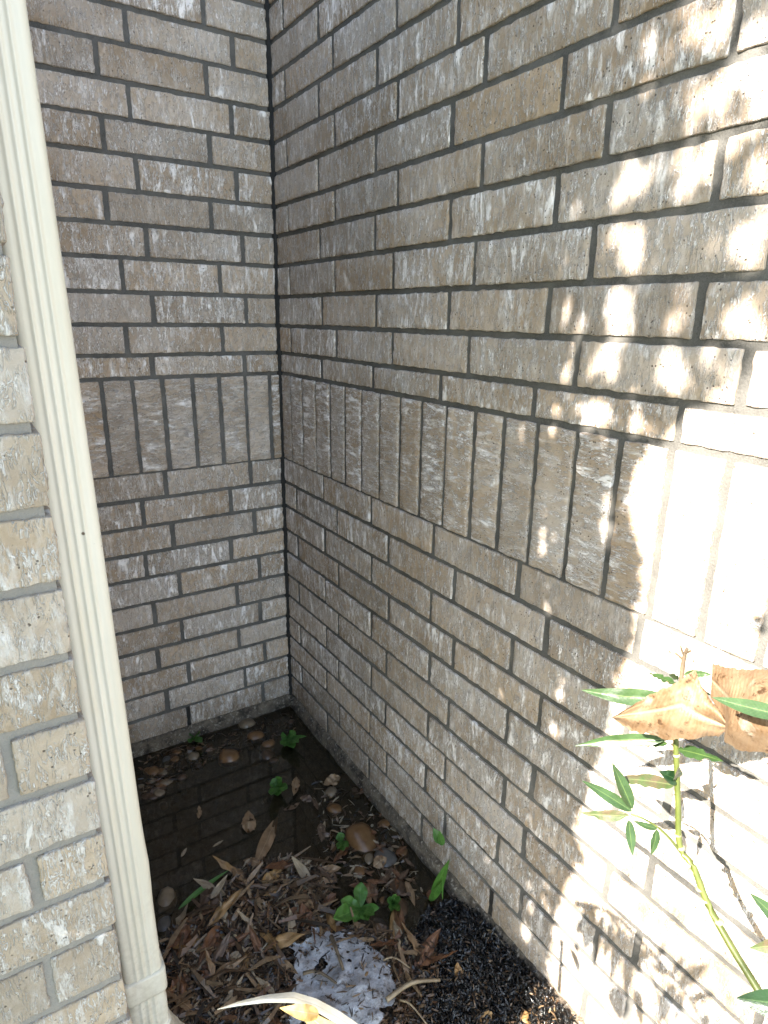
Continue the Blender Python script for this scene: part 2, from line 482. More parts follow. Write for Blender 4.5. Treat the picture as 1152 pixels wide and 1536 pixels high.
def spout_section(grow=0.0, ribs=True):
    """closed outline, x and y in courses, going round; the face to the camera (y=SY0) is ribbed"""
    x0, x1, y0, y1 = SX0 - grow, SX1 + grow, SY0 - grow, SY1 + grow
    r = .12; pts = []
    def arc(cx, cy, a0, a1, n=5):
        for i in range(n + 1):
            a = math.radians(a0 + (a1 - a0) * i / n); pts.append((cx + r * math.cos(a), cy + r * math.sin(a)))
    def ribside(p, q):
        L = math.dist(p, q); nx_, ny_ = (q[1] - p[1]) / L, -(q[0] - p[0]) / L
        n = 36
        for i in range(1, n):
            s = i / n; dep = 0
            if ribs:
                m = (s - .5) * L
                for c in (-.125, 0.0, .125):
                    dep += .026 * math.exp(-((m - c) / .03) ** 2)
            pts.append((p[0] + (q[0]-p[0])*s + nx_*dep, p[1] + (q[1]-p[1])*s + ny_*dep))
    arc(x0 + r, y0 + r, 180, 270); ribside((x0 + r, y0), (x1 - r, y0))
    arc(x1 - r, y0 + r, 270, 360); ribside((x1, y0 + r), (x1, y1 - r))
    arc(x1 - r, y1 - r, 0, 90); ribside((x1 - r, y1), (x0 + r, y1))
    arc(x0 + r, y1 - r, 90, 180); ribside((x0, y1 - r), (x0, y0 + r))
    return pts
def loft(name, rings, parent, mat, smooth=True):
    n = len(rings[0]); vs = [p for r in rings for p in r]; fs = []
    for i in range(len(rings) - 1):
        for q in range(n):
            a, b = i * n + q, i * n + (q + 1) % n
            fs.append((a, b, b + n, a + n))
    return child_of(obj(name, mesh(name, vs, fs, (mat,), smooth)), parent)
lean_at = lambda z: -0.016 * (z + 2)
sec = spout_section()
rings = []
zz = np.linspace(TOP - 1, -7.2, 60)
for z in zz:
    dn_ = .03 * math.exp(-((z + 4.2) / .5) ** 2)
    rings.append([P(x + lean_at(z) + (dn_ if x > -8.9 else 0), y, z) for x, y in sec])
loft('pipe', rings, spout, PAINT)
sec2 = spout_section(.035, False)
loft('collar_band', [[P(x + lean_at(z), y, z) for x, y in spout_section(g, False)] for z, g in ((-6.55, .0), (-6.56, .04), (-6.6, .05), (-7.05, .05), (-7.09, .04), (-7.1, .0))], spout, PAINT)
# elbow that kicks out into the nook
rings = []
for i in range(26):
    t = i / 25; z = -7.05 - 3.6 * t
    a = max(0, t - .28) / .72
    kick = 1.6 * a ** 1.7
    ang = -0.75 * a
    ring = []
    for x, y in spout_section(.015 - .02 * (t < .06)):
        dx = x - SX0
        crimp = .03 * math.sin(t * 60) * (a > .02) * (1 if x < -9 else .3)
        ring.append(P(SX0 + dx * math.cos(ang) + kick + lean_at(-7) + crimp, y, z + dx * math.sin(-ang) * -.8))
    rings.append(ring)
loft('elbow', rings, spout, PAINT)
# seam line ring above the elbow
loft('seam_ring', [[P(x + lean_at(z), y, z) for x, y in spout_section(g, False)] for z, g in ((-7.95, .0), (-7.97, .03), (-8.05, .03), (-8.07, .0))], spout, PAINT)

# ------------------------------------------------------------------ ground
litter_px = [(225,1420),(300,1345),(370,1290),(500,1298),(520,1375),(600,1392),(650,1352),(700,1342),(740,1385)]
LP = sorted((px(u, v, 2, -11.2)[:2] for u, v in litter_px))
LX = [p[0] for p in LP]; LY = [p[1] for p in LP]
def shore(x): return float(np.interp(x, LX, LY))
def ground_h(x, y):
    n1 = noise.noise(Vector((x * .9, y * .9, 1))); n2 = noise.noise(Vector((x * 3.1, y * 3.1, 5)))
    s = shore(x) - y                    # > 0 on the litter side
    h = -11.5 + .07 * n1 + .03 * n2
    t = min(max((s + .8) / 2.2, 0), 1); t = t * t * (3 - 2 * t)
    h += t * (.30 + .1 * n1 + .06 * n2)
    rgt = min(max((x + 2.2) / 2.2, 0), 1) * min(max((-10.5 - y) / 3, 0), 1)
    h += rgt * .35
    bl = math.exp(-((x + 7.0) ** 2 / 3 + (y + 2.4) ** 2 / 5)) * .2 + math.exp(-(y + .0) ** 2 / 1.2) * .22
    h += bl
    if y < -16: h = h + (-10.9 - h) * min((-16 - y) / 3, 1)
    return h
def axis(lo, hi, st, far_lo, far_hi):
    a = list(np.arange(lo, hi + 1e-6, st))
    l = [lo - 1 * 1.8 ** i for i in range(0, 14) if lo - 1.8 ** i > far_lo]
    r = [hi + 1 * 1.8 ** i for i in range(0, 14) if hi + 1.8 ** i < far_hi]
    return list(reversed(l)) + a + r
ax = axis(-11, .4, .12, -2500, 2500); ay = axis(-18, .4, .12, -2500, 2500)
vs = [P(x, y, ground_h(x, y) if (-30 < x < 3 and -60 < y < 3) else -11.0) for y in ay for x in ax]
nx = len(ax)
fs = [(j*nx+i, j*nx+i+1, (j+1)*nx+i+1, (j+1)*nx+i) for j in range(len(ay)-1) for i in range(nx-1)]
def mud():
    k = NT('wet_mud'); g = k.n('NewGeometry').outputs['Position']
    c = k.mix(k.maprange(k.noise(g, 25, 6, .65), .35, .65), (0.018, 0.012, 0.007), (0.06, 0.04, 0.024))
    c = k.mix(k.maprange(k.noise(g, 160, 4, .7), .58, .72), c, (0.13, 0.09, 0.055))
    k.l(c, k.b.inputs['Base Color']); k.l(k.maprange(k.noise(g, 60, 3), .35, .65, .3, .8), k.b.inputs['Roughness'])
    k.bump(k.math('ADD', k.noise(g, 60, 6, .7), k.noise(g, 300, 3)), 0.006); return k.m
MUD = mud()
tag(obj('ground', mesh('ground', vs, fs, (MUD,), True)), 'wet dark mud ground on the nook floor', kind='structure')

# paving added in front of the nook to bounce sun onto the walls
def reflector():
    k = NT('bounce_concrete'); g = k.n('NewGeometry').outputs['Position']
    k.l(k.mix(k.maprange(k.noise(g, 3, 6), .3, .7), (.44, .43, .41), (.54, .53, .50)), k.b.inputs['Base Color']); k.set(Roughness=.9); return k.m
BOUNCE = reflector()
tag(obj('reflector', mesh('reflector', [P(-13, -700, -10.6), P(300, -700, -10.6), P(300, -21, -10.6), P(-13, -21, -10.6), P(-13, -700, -11.5), P(300, -700, -11.5), P(300, -21, -11.5), P(-13, -21, -11.5)],
    [(0, 1, 2, 3), (0, 4, 5, 1), (1, 5, 6, 2), (2, 6, 7, 3), (3, 7, 4, 0)], (BOUNCE,))), 'added pale light-bouncing paving behind the viewer', kind='structure')

DIM_LAWN = simple('dimming_grass', (0.03, 0.05, 0.015), (0.06, 0.09, 0.03), 8, .9, coord='Generated')  # dark ground added left of the view to cut bounce onto the right wall
tag(obj('dimming_lawn', mesh('dimming_lawn', [P(-600, -700, -10.8), P(-13, -700, -10.8), P(-13, -17, -10.8), P(-600, -17, -10.8)], [(0, 1, 2, 3)], (DIM_LAWN,))), 'unseen grass added to dim the right wall, left of the paving', kind='structure')

# standing water
def water_mat():
    k = NT('puddle_water'); nodes = k.t.nodes; out = nodes['Material Output']
    g = k.n('NewGeometry').outputs['Position']
    tr = k.n('BsdfTransparent'); tr.inputs[0].default_value = (0.62, 0.48, 0.30, 1)
    df = k.n('BsdfDiffuse'); df.inputs[0].default_value = (0.050, 0.040, 0.025, 1)
    m1 = k.n('MixShader'); m1.inputs[0].default_value = .34
    k.l(tr.outputs[0], m1.inputs[1]); k.l(df.outputs[0], m1.inputs[2])
    gl = k.n('BsdfGlossy'); gl.inputs['Roughness'].default_value = 0.0; gl.inputs[0].default_value = (.9, .9, .9, 1)
    bp = k.n('Bump'); bp.inputs['Distance'].default_value = .00012; k.l(k.noise(g, 16, 2), bp.inputs['Height'])
    k.l(bp.outputs[0], gl.inputs['Normal'])
    fr = k.n('Fresnel'); fr.inputs[0].default_value = 1.45
    m2 = k.n('MixShader'); k.l(fr.outputs[0], m2.inputs[0]); k.l(m1.outputs[0], m2.inputs[1]); k.l(gl.outputs[0], m2.inputs[2])
    k.l(m2.outputs[0], out.inputs[0]); nodes.remove(k.b); return k.m
tag(obj('puddle_water', mesh('puddle_water', [P(-9.3, -16, -11.2), P(-.05, -16, -11.2), P(-.05, -.05, -11.2), P(-9.3, -.05, -11.2)], [(0, 1, 2, 3)], (water_mat(),))),
    'dark still rainwater standing in the brick nook', kind='structure')

# ------------------------------------------------------------------ leaves
def leaf_mat(name, c1, c2, vein, rough=.5, trans=.0, sc=40):
    k = NT(name); v = k.n('TexCoord').outputs['UV']; o = k.n('TexCoord').outputs['Object']
    sx = k.n('SeparateXYZ'); k.l(v, sx.inputs[0])
    mid = k.math('ABSOLUTE', k.math('SUBTRACT', sx.outputs[1], .5))
    c = k.mix(k.maprange(k.noise(o, sc, 5, .6), .35, .65), c1, c2)
    # side veins
    wv = k.math('SINE', k.math('ADD', k.math('MULTIPLY', sx.outputs[0], 110), k.math('MULTIPLY', mid, -26)))
    c = k.mix(k.maprange(wv, .2, 1, 0, .07), c, vein)
    c = k.mix(k.maprange(mid, .012, .035, .8, 0), c, vein)
    k.l(c, k.b.inputs['Base Color']); k.set(Roughness=rough)
    k.bump(k.noise(o, 250, 3), .0004)
    if trans:
        out = k.t.nodes['Material Output']; tl = k.n('BsdfTranslucent'); k.l(c, tl.inputs[0])
        mx = k.n('MixShader'); mx.inputs[0].default_value = trans
        k.l(k.b.outputs[0], mx.inputs[1]); k.l(tl.outputs[0], mx.inputs[2]); k.l(mx.outputs[0], out.inputs[0])
    return k.m
GREEN = leaf_mat('leaf_green', (0.022, 0.050, 0.015), (0.038, 0.080, 0.026), (0.12, 0.18, 0.05), .38, .25)
GREEN2 = leaf_mat('leaf_seedling', (0.04, 0.115, 0.018), (0.075, 0.19, 0.035), (0.12, 0.24, 0.06), .45, .25)
DKGREEN = leaf_mat('leaf_dark_green', (0.008, 0.026, 0.010), (0.012, 0.036, 0.014), (0.04, 0.08, 0.03), .3, .1)
TIPBROWN = leaf_mat('leaf_browned', (0.035, 0.070, 0.016), (0.085, 0.060, 0.032), (0.14, 0.17, 0.06), .5, .2, 60)
DRY = [leaf_mat('dry_leaf_' + n, a, b, c, .55) for n, a, b, c in (
    ('tan', (0.14, 0.077, 0.035), (0.24, 0.147, 0.077), (0.30, 0.21, 0.12)),
    ('russet', (0.08, 0.032, 0.014), (0.15, 0.062, 0.025), (0.25, 0.13, 0.06)),
    ('umber', (0.055, 0.030, 0.016), (0.12, 0.07, 0.04), (0.16, 0.10, 0.06)),
    ('straw', (0.15, 0.105, 0.06), (0.26, 0.195, 0.12), (0.32, 0.25, 0.17)),
    ('ochre', (0.16, 0.085, 0.028), (0.27, 0.15, 0.055), (0.32, 0.20, 0.10)))]

def leaf_mesh(name, L, W, mat, fold=.25, curl=.2, twist=0., wave=.0, point=1.0, seed=0, n=14, thick=.012, notch=0., petiole=.06, side=0.):
    """lance-shaped leaf lying along +x from 0 to L, folded at its midrib; courses"""
    rng = random.Random(seed); vs = []; fs = []; uv = []
    m = 6; o = rng.random() * 50
    for i in range(n + 1):
        t = i / n
        wd = W / 2 * (math.sin(math.pi * min(1, max(0, t)) ** (.75 * point)) ** .85 if 0 < t < 1 else 0) + W * petiole * (1 - t) * .3
        wd = max(wd, W * .015)
        for q in range(m + 1):
            s = q / m * 2 - 1
            ww = wd
            if notch and abs(s) > .5:
                ww *= 1 - notch * max(0, noise.noise(Vector((t * 9, (1 if s > 0 else -1) * 3 + o, o))) * 2.2)
            y = s * ww + side * L * (t - t * t) * 1.0
            z = -abs(s) * fold * -wd + curl * L * (t * t) * -1 + wave * wd * noise.noise(Vector((t * 6, s * 1.5, o))) * 2
            a = twist * t; y2 = y * math.cos(a) - z * math.sin(a) if twist else y; z2 = y * math.sin(a) + z * math.cos(a) if twist else z
            vs.append((t * L * U, y2 * U, z2 * U)); uv.append((t, q / m))
    for i in range(n):
        for q in range(m):
            k = i * (m + 1) + q
            fs.append((k, k + m + 1, k + m + 2, k + 1))
    me = mesh(name, vs, fs, (mat,), True)
    ul = me.uv_layers.new(name='UVMap')
    for lp in me.loops: ul.data[lp.index].uv = uv[lp.vertex_index]
    return me

def aim(B, T, nrm):
    """matrix putting local x along B->T and local z near nrm (vectors in metres)"""
    x = (T - B).normalized(); z = (nrm - x * nrm.dot(x)).normalized(); y = z.cross(x)
    return Matrix.Translation(B) @ Matrix(((x.x, y.x, z.x), (x.y, y.y, z.y), (x.z, y.z, z.z))).to_4x4()

def leaf_between(name, B, T, W, mat, parent=None, nrm=Vector((-.4, -.75, .5)), **kw):
    """B,T in courses"""
    b, t = P(*B), P(*T); L = (t - b).length / U
    o = obj(name, leaf_mesh(name, L, W, mat, **kw))
    o.matrix_world = aim(b, t, nrm)
    if parent is not None:
        o.parent = parent; o.matrix_parent_inverse = parent.matrix_world.inverted() if parent.type != 'EMPTY' else Matrix.Translation(-parent.location)
    return o

def tube_mesh(name, pts, rads, mat, sides=8, node=None):
    pts = [Vector(p) for p in pts]; vs = []; fs = []
    for i, p in enumerate(pts):
        d = (pts[min(i+1, len(pts)-1)] - pts[max(i-1, 0)]).normalized()
        a = d.orthogonal().normalized(); b = d.cross(a)
        for q in range(sides):
            an = 2 * math.pi * q / sides
            vs.append(p + (a * math.cos(an) + b * math.sin(an)) * rads[i])
    for i in range(len(pts) - 1):
        for q in range(sides):
            k = i * sides; fs.append((k+q, k+(q+1) % sides, k+sides+(q+1) % sides, k+sides+q))
    fs.append(tuple(range(sides))[::-1]); fs.append(tuple(range(len(vs) - sides, len(vs))))
    return mesh(name, vs, fs, (mat,), True)

def smooth_path(pts, k=6):
    pts = [Vector(p) for p in pts]; out = []
    for i in range(len(pts) - 1):
        p0, p1, p2, p3 = pts[max(i-1, 0)], pts[i], pts[i+1], pts[min(i+2, len(pts)-1)]
        for j in range(k):
            t = j / k
            out.append(.5 * ((2*p1) + (p2-p0)*t + (2*p0-5*p1+4*p2-p3)*t*t + (3*p1-p0-3*p2+p3)*t**3))
    out.append(pts[-1]); return out

def W3(u, v, d): return px(u, v, 0, -d)       # pixel -> point d courses off the right wall

def stem_mat():
    k = NT('green_stem'); g = k.n('NewGeometry').outputs['Position']
    sx = k.n('SeparateXYZ'); k.l(g, sx.inputs[0])
    c = k.mix(k.maprange(k.noise(g, 30, 3), .35, .65), (0.055, 0.070, 0.013), (0.085, 0.100, 0.024))
    k.l(c, k.b.inputs['Base Color']); k.set(Roughness=.45); k.bump(k.noise(g, 200, 3), .0004); return k.m
STEM = stem_mat()
BARK = simple('brown_twig', (0.05, 0.035, 0.02), (0.13, 0.09, 0.055), 60, .8, 200, .001)
SCAR = simple('leaf_scar', (0.20, 0.19, 0.10), (0.26, 0.25, 0.15), 60, .6)

plant = tag(empty('oleander_shoot', P(*W3(1140, 1490, 1.7))), 'slim green oleander shoot with narrow chewed leaves before the sunlit right wall', 'plant')
D = 1.8
sp = [(1175,1560,2.0),(1140,1490,1.9),(1100,1425,1.85),(1063,1358,1.8),(1040,1300,D),(1020,1270,D),(1017,1200,D),(1014,1110,D),(1016,1080,D),(1021,1025,D)]
pts = smooth_path([P(*W3(*q)) for q in sp])
rads = [(.058 - .020 * i / (len(pts)-1)) * U for i in range(len(pts))]
child_of(obj('stem', tube_mesh('stem', pts, rads, STEM)), plant)
tp = smooth_path([P(*W3(*q)) for q in ((1021,1025,D),(1024,1000,D),(1027,982,D),(1031,973,D))])
child_of(obj('stem_tip', tube_mesh('stem_tip', tp, [(.036 - .014*i/len(tp)) * U for i in range(len(tp))], BARK)), plant)
for a, b in (((1025,990),(1013,980)), ((1028,980),(1036,976)), ((1026,985),(1021,970))):
    tw = smooth_path([P(*W3(*a, D)), P(*W3(*b, D + .1))])
    child_of(obj('twig', tube_mesh('twig', tw, [.014 * U] * len(tw), BARK, 5)), plant)
br = smooth_path([P(*W3(*q)) for q in ((1020,1277,D),(1003,1256,2.0),(985,1240,2.15),(965,1228,2.3),(946,1221,2.4))])
child_of(obj('side_branch', tube_mesh('side_branch', br, [(.024 - .010*i/len(br)) * U for i in range(len(br))], STEM, 6)), plant)
for (u, v, d, rr) in ((1017,1252,D,.05),(1022,1272,D,.055),(1038,1306,D,.056),(1050,1333,D,.057),(1058,1350,D,.058),(1079,1383,1.82,.06),(1015,1133,D,.047)):
    c = P(*W3(u, v, d)); dz = Vector((-.02, .03, .1)).normalized()
    child_of(obj('leaf_scar', tube_mesh('leaf_scar', [c - dz*.022*U, c, c + dz*.022*U], [rr*U*.9, (rr+.012)*U, rr*U*.9], SCAR, 10)), plant)

LV = [  # base px, tip px, width px, depth base, depth tip, material, options
    ((1008,1048),(872,1035),25,D,2.6,GREEN,dict(curl=-.0,fold=.3,side=.10)),
    ((1003,1110),(862,1119),19,D,2.6,GREEN,dict(notch=.5,fold=.3,side=-.12)),
    ((1002,1116),(930,1104),17,D,1.6,GREEN,dict(notch=.6,fold=.3)),
    ((1012,1178),(921,1168),20,D,2.6,TIPBROWN,dict(notch=.35,fold=.3,side=-.10)),
    ((948,1217),(873,1171),17,2.4,3.0,GREEN,dict(side=-.04)),
    ((949,1213),(918,1144),20,2.4,2.7,GREEN,dict()),
    ((944,1223),(871,1219),16,2.4,2.9,TIPBROWN,dict(notch=.6,side=.1)),
    ((943,1230),(949,1283),15,2.4,2.5,GREEN,dict()),
    ((985,1244),(977,1282),15,2.15,2.2,GREEN,dict(notch=.2,side=.06)),
    ((986,1243),(950,1231),9,2.15,2.5,GREEN,dict(side=.1)),
    ((1017,1124),(1085,1142),18,D,2.1,GREEN,dict(notch=.8,side=.05)),
    ((1016,1170),(989,1157),20,D,2.1,DKGREEN,dict(point=.8)),
    ((1014,1172),(1018,1150),16,D,2.0,DKGREEN,dict(point=.8)),
    ((1018,1028),(973,1009),13,D,1.6,GREEN,dict(notch=1.0)),
    ((1026,1012),(1068,1012),11,D,1.7,GREEN,dict(side=.1)),
    ((1023,1022),(1066,1043),14,D,1.7,GREEN,dict(notch=.5)),
    ((1018,1018),(1003,1012),9,D,2.1,GREEN,dict(notch=.6)),
]
def pw(wpx, pt):           # pixel width at a 3-D point -> courses
    dist = sum((pt[i] - CAM[i]) * RR[2][i] for i in range(3)); return wpx * dist / FPX
for i, (b, t, wpx, db, dt, m, kw) in enumerate(LV):
    B, T = W3(*b, db), W3(*t, dt)
    k2 = dict(fold=.22, curl=0.0, wave=.12, seed=i); k2.update(kw)
    leaf_between('leaf', B, T, pw(wpx, B) * 1.0, m, plant, **k2)

# leaves of neighbouring shoots that reach in from the right edge
for (b, t, wpx, m, lab, kw) in (
    ((1185,1075),(1068,1046),22,GREEN,'long green leaf lying across the larger dry leaf',dict(side=.05)),
    ((1215,1512),(1105,1497),40,DKGREEN,'dark glossy green leaf at the bottom right corner',dict()),
    ((1200,1415),(1124,1422),30,TIPBROWN,'green leaf with a brown eaten end at the right edge',dict(point=.6)),
    ((1190,1400),(1125,1340),20,GREEN,'pointed mid green leaf at the right edge, above the brown-ended one',dict())):
    dd = 4.0 if wpx == 22 else 3.2
    B, T = W3(*b, dd - .4), W3(*t, dd)
    o = leaf_between('leaf', B, T, pw(wpx, B) * 1.1, m, fold=.25, curl=0, seed=wpx, **kw)
    tag(o, lab, 'leaf')

# two big dry leaves hanging on the shoot
def dry_big_mat():
    k = NT('dry_big_leaf'); v = k.n('TexCoord').outputs['UV']; o = k.n('TexCoord').outputs['Object']
    sx = k.n('SeparateXYZ'); k.l(v, sx.inputs[0])
    wv = k.math('SINE', k.math('ADD', k.math('MULTIPLY', sx.outputs[0], 170), k.math('MULTIPLY', k.noise(o, 40, 3), 16)))
    c = k.mix(k.maprange(k.noise(o, 45, 6, .65), .36, .62), (0.145, 0.082, 0.040), (0.225, 0.15, 0.09))
    c = k.mix(k.maprange(wv, -.2, 1, 0, .16), c, (0.25, 0.175, 0.11))
    c = k.mix(k.maprange(k.noise(o, 30, 4), .58, .68), c, (0.34, 0.28, 0.22))
    c = k.mix(k.maprange(k.noise(o, 75, 5, .7), .58, .66), c, (0.06, 0.03, 0.012))
    mid = k.math('ABSOLUTE', k.math('SUBTRACT', sx.outputs[1], .5))
    c = k.mix(k.maprange(mid, .015, .05, .8, 0), c, (0.30, 0.22, 0.15))
    k.l(c, k.b.inputs['Base Color']); k.set(Roughness=.6)
    k.bump(k.math('ADD', k.math('MULTIPLY', wv, .12), k.noise(o, 160, 4)), .0009)
    out = k.t.nodes['Material Output']; tl = k.n('BsdfTranslucent'); k.l(c, tl.inputs[0])
    mx = k.n('MixShader'); mx.inputs[0].default_value = .2
    k.l(k.b.outputs[0], mx.inputs[1]); k.l(tl.outputs[0], mx.inputs[2]); k.l(mx.outputs[0], out.inputs[0])
    return k.m
DBIG = dry_big_mat()
def sheet(name, top, bot, dtop, dbot, mat, seed, bulge=.18):
    """leaf spanned between an upper and a lower outline (photo pixels, same count) off the right wall"""
    n = 44; m = 16; vs = []; fs = []; uv = []
    def interp(pl, t):
        x = t * (len(pl) - 1); i = min(int(x), len(pl) - 2); f = x - i
        return tuple(pl[i][q] * (1 - f) + pl[i+1][q] * f for q in range(2))
    for i in range(n + 1):
        t = i / n; a = interp(top, t); b = interp(bot, t)
        for q in range(m + 1):
            s = q / m
            u = a[0] * (1 - s) + b[0] * s; v = a[1] * (1 - s) + b[1] * s
            d = dtop[0] * (1-t) * (1-s) + dtop[1] * t * (1-s) + dbot[0] * (1-t) * s + dbot[1] * t * s
            d += bulge * (1 - (2*s - 1) ** 2) * math.sin(math.pi * min(1, t * .8 + .1)) + .07 * noise.noise(Vector((t * 5, s * 4, seed)))
            d -= .07 * math.exp(-((s - .5) / .05) ** 2) - .16 * noise.noise(Vector((t * 2.3, s * 2.1, seed + 5)))
            ed = (2 * s - 1) ** 3 * 5 * noise.noise(Vector((t * 7, seed, 1))) + (2 * s - 1) ** 3 * 3 * noise.noise(Vector((t * 23, seed, 2))); v += ed
            vs.append(P(*W3(u, v, d))); uv.append((t, s))
    for i in range(n):
        for q in range(m):
            k = i * (m+1) + q; fs.append((k, k+m+1, k+m+2, k+1))
    me = mesh(name, vs, fs, (mat,), True); ul = me.uv_layers.new(name='UVMap')
    for lp in me.loops: ul.data[lp.index].uv = uv[lp.vertex_index]
    return obj(name, me)
o = sheet('dry_leaf', [(917,1076),(958,1052),(985,1038),(1012,1024),(1043,1007),(1052,1028),(1064,1046),(1080,1066),(1099,1094)],
          [(917,1076),(935,1090),(955,1098),(980,1104),(1000,1108),(1025,1109),(1050,1108),(1075,1104),(1099,1094)], (2.6, 2.5), (2.6, 2.3), DBIG, 1)
tag(o, 'curled triangular light brown dry leaf snagged on the green shoot', 'dry leaf')
o = sheet('dry_leaf', [(1069,995),(1090,1001),(1115,1004),(1140,1005),(1170,1005),(1195,1008),(1240,1020)],
          [(1066,1046),(1088,1085),(1086,1113),(1110,1125),(1140,1131),(1185,1128),(1240,1100)], (2.2, 3.0), (2.4, 3.1), DBIG, 8, .5)
tag(o, 'broad ribbed light brown dry leaf at the right edge, behind the triangular one', 'dry leaf')

# ------------------------------------------------------------------ things on the floor
def Gp(u, v, z=-11.2): return px(u, v, 2, z)

def pebble_mesh(a, b, c, mat, seed, n=10):
    vs = []; fs = []; o = seed * 3.7
    vs.append((0, 0, c)); rings = 7
    for i in range(1, rings):
        ph = math.pi * i / rings
        for q in range(n):
            th = 2 * math.pi * q / n
            p = Vector((math.sin(ph) * math.cos(th), math.sin(ph) * math.sin(th), math.cos(ph)))
            r = 1 + .22 * noise.noise(p * 1.1 + Vector((o, 0, 0))) + .05 * noise.noise(p * 3 + Vector((o, 4, 0)))
            e = .85
            vs.append(tuple(math.copysign(abs(v) ** e, v) * r * s for v, s in zip(p, (a, b, c))))
    vs.append((0, 0, -c))
    for q in range(n): fs.append((0, 1 + q, 1 + (q+1) % n))
    for i in range(rings - 2):
        for q in range(n):
            k = 1 + i * n; fs.append((k+q, k+n+q, k+n+(q+1) % n, k+(q+1) % n))
    k = 1 + (rings-2) * n
    for q in range(n): fs.append((k+q, len(vs)-1, k+(q+1) % n))
    me = mesh('pebble', [tuple(x * U for x in v) for v in vs], fs, (mat,), True)
    return me
def stone(name, c1, c2, rough=.3):
    c1 = tuple(.5 * v for v in c1); c2 = tuple(.5 * v for v in c2)
    return simple(name, c1, c2, 45, rough, 120, .0006, .5)
ST = dict(orange=stone('stone_orange', (0.20, 0.09, 0.03), (0.33, 0.17, 0.07)), tan=stone('stone_tan', (0.24, 0.17, 0.10), (0.38, 0.28, 0.18)),
          brown=stone('stone_brown', (0.08, 0.045, 0.025), (0.16, 0.09, 0.05)), white=stone('stone_white', (0.40, 0.37, 0.33), (0.52, 0.49, 0.45)),
          grey=stone('stone_grey', (0.10, 0.09, 0.08), (0.18, 0.16, 0.14)), pink=stone('stone_pink', (0.30, 0.20, 0.15), (0.42, 0.30, 0.24)))
def pebble(u, v, wpx, hpx, kind, label, z=-11.30, group=None):
    g = Gp(u, v, z); s = pw(wpx, g) / 2; s2 = pw(hpx, g) / 2 * 1.35
    o = obj('pebble', pebble_mesh(s, s2, min(s, s2) * .62, ST[kind], u * .13 + v, 12), None, P(*g), (random.uniform(-.2, .2), random.uniform(-.2, .2), random.uniform(-.5, .1)))
    tag(o, label, 'pebble', group or 'rounded pebbles in the puddle')
    return o
pebble(544,1261,46,42,'orange','largest orange-brown cobble, wet, beside the small green sprouts right of the litter')
pebble(369,1087,26,22,'tan','smooth tan pebble standing highest below the far wall')
pebble(385,1106,28,18,'orange','orange pebble under the tan one, half in the water by the far wall')
pebble(402,1118,22,15,'orange','small orange pebble next to the broad-leaved seedling in the far corner')
pebble(344,1136,34,26,'orange','large round orange-brown pebble sunk under the water below the far wall')
pebble(285,1130,14,10,'white','small white pebble in the water near the far wall')
pebble(315,1128,15,11,'pink','small pinkish pebble just right of the white one')
pebble(262,1128,18,11,'brown','flat brown pebble left of the white pebble near the far wall')
pebble(251,1120,8,14,'pink','tiny upright pink pebble against the far wall ledge')
pebble(224,1160,16,20,'orange','upright orange pebble, left one of the pair by the downspout')
pebble(241,1161,17,15,'orange','round orange pebble, right one of the pair by the downspout')
pebble(228,1174,17,12,'tan','oval tan pebble under the pair by the downspout')
pebble(252,1175,26,14,'tan','long tan pebble right of the oval one by the downspout')
pebble(236,1188,25,13,'pink','broad brown-pink pebble, lowest of the pile by the downspout')
pebble(402,1135,24,18,'brown','dark brown pebble under water below the far corner seedling')
pebble(436,1085,14,12,'brown','small dark pebble in the far corner')
pebble(249,1352,30,30,'tan','big tan stone in the water beside the downspout foot')
pebble(552,1287,18,24,'tan','narrow tan pebble under the largest cobble')
pebble(540,1308,22,20,'orange','rusty pebble touching the rosette plant')
pebble(575,1270,16,12,'grey','small dark grey pebble right of the largest cobble')
pebble(578,1292,34,30,'grey','flat grey stone with a leaf on it, right of the largest cobble')
pebble(496,1190,22,18,'tan','tan pebble among leaf scraps in the middle of the water')
pebble(503,1215,26,18,'orange','orange pebble in the leaf scraps above the largest cobble')
pebble(533,1190,15,15,'brown','small brown pebble near the right wall footing')
pebble(577,1238,22,16,'orange','reddish pebble between the largest cobble and the right wall')
pebble(600,1335,28,26,'brown','dark pebble right of the rosette plant')
pebble(600,1365,26,26,'brown','dark submerged pebble near the black mulch')
pebble(246,1388,24,26,'grey','dark grey stone under the water left of the litter')
rng = random.Random(3)
for i in range(70):
    z = rng.random()
    if i < 26: u, v = rng.uniform(208, 275), rng.uniform(1130, 1215)
    elif i < 46: u, v = rng.uniform(250, 430), rng.uniform(1098, 1150)
    else: u, v = rng.uniform(470, 610), rng.uniform(1160, 1370)
    s = rng.uniform(8, 22); kd = rng.choice(['orange', 'brown', 'brown', 'orange', 'brown', 'tan', 'grey'])
    pebble(u, v, s, s * rng.uniform(.6, .9), kd, 'small wet %s pebble in the shallow edge of the puddle' % kd, -11.34 + rng.uniform(0, .07), 'small pebbles at the puddle edge')

def litter_z(x, y): return max(ground_h(x, y), -11.2)

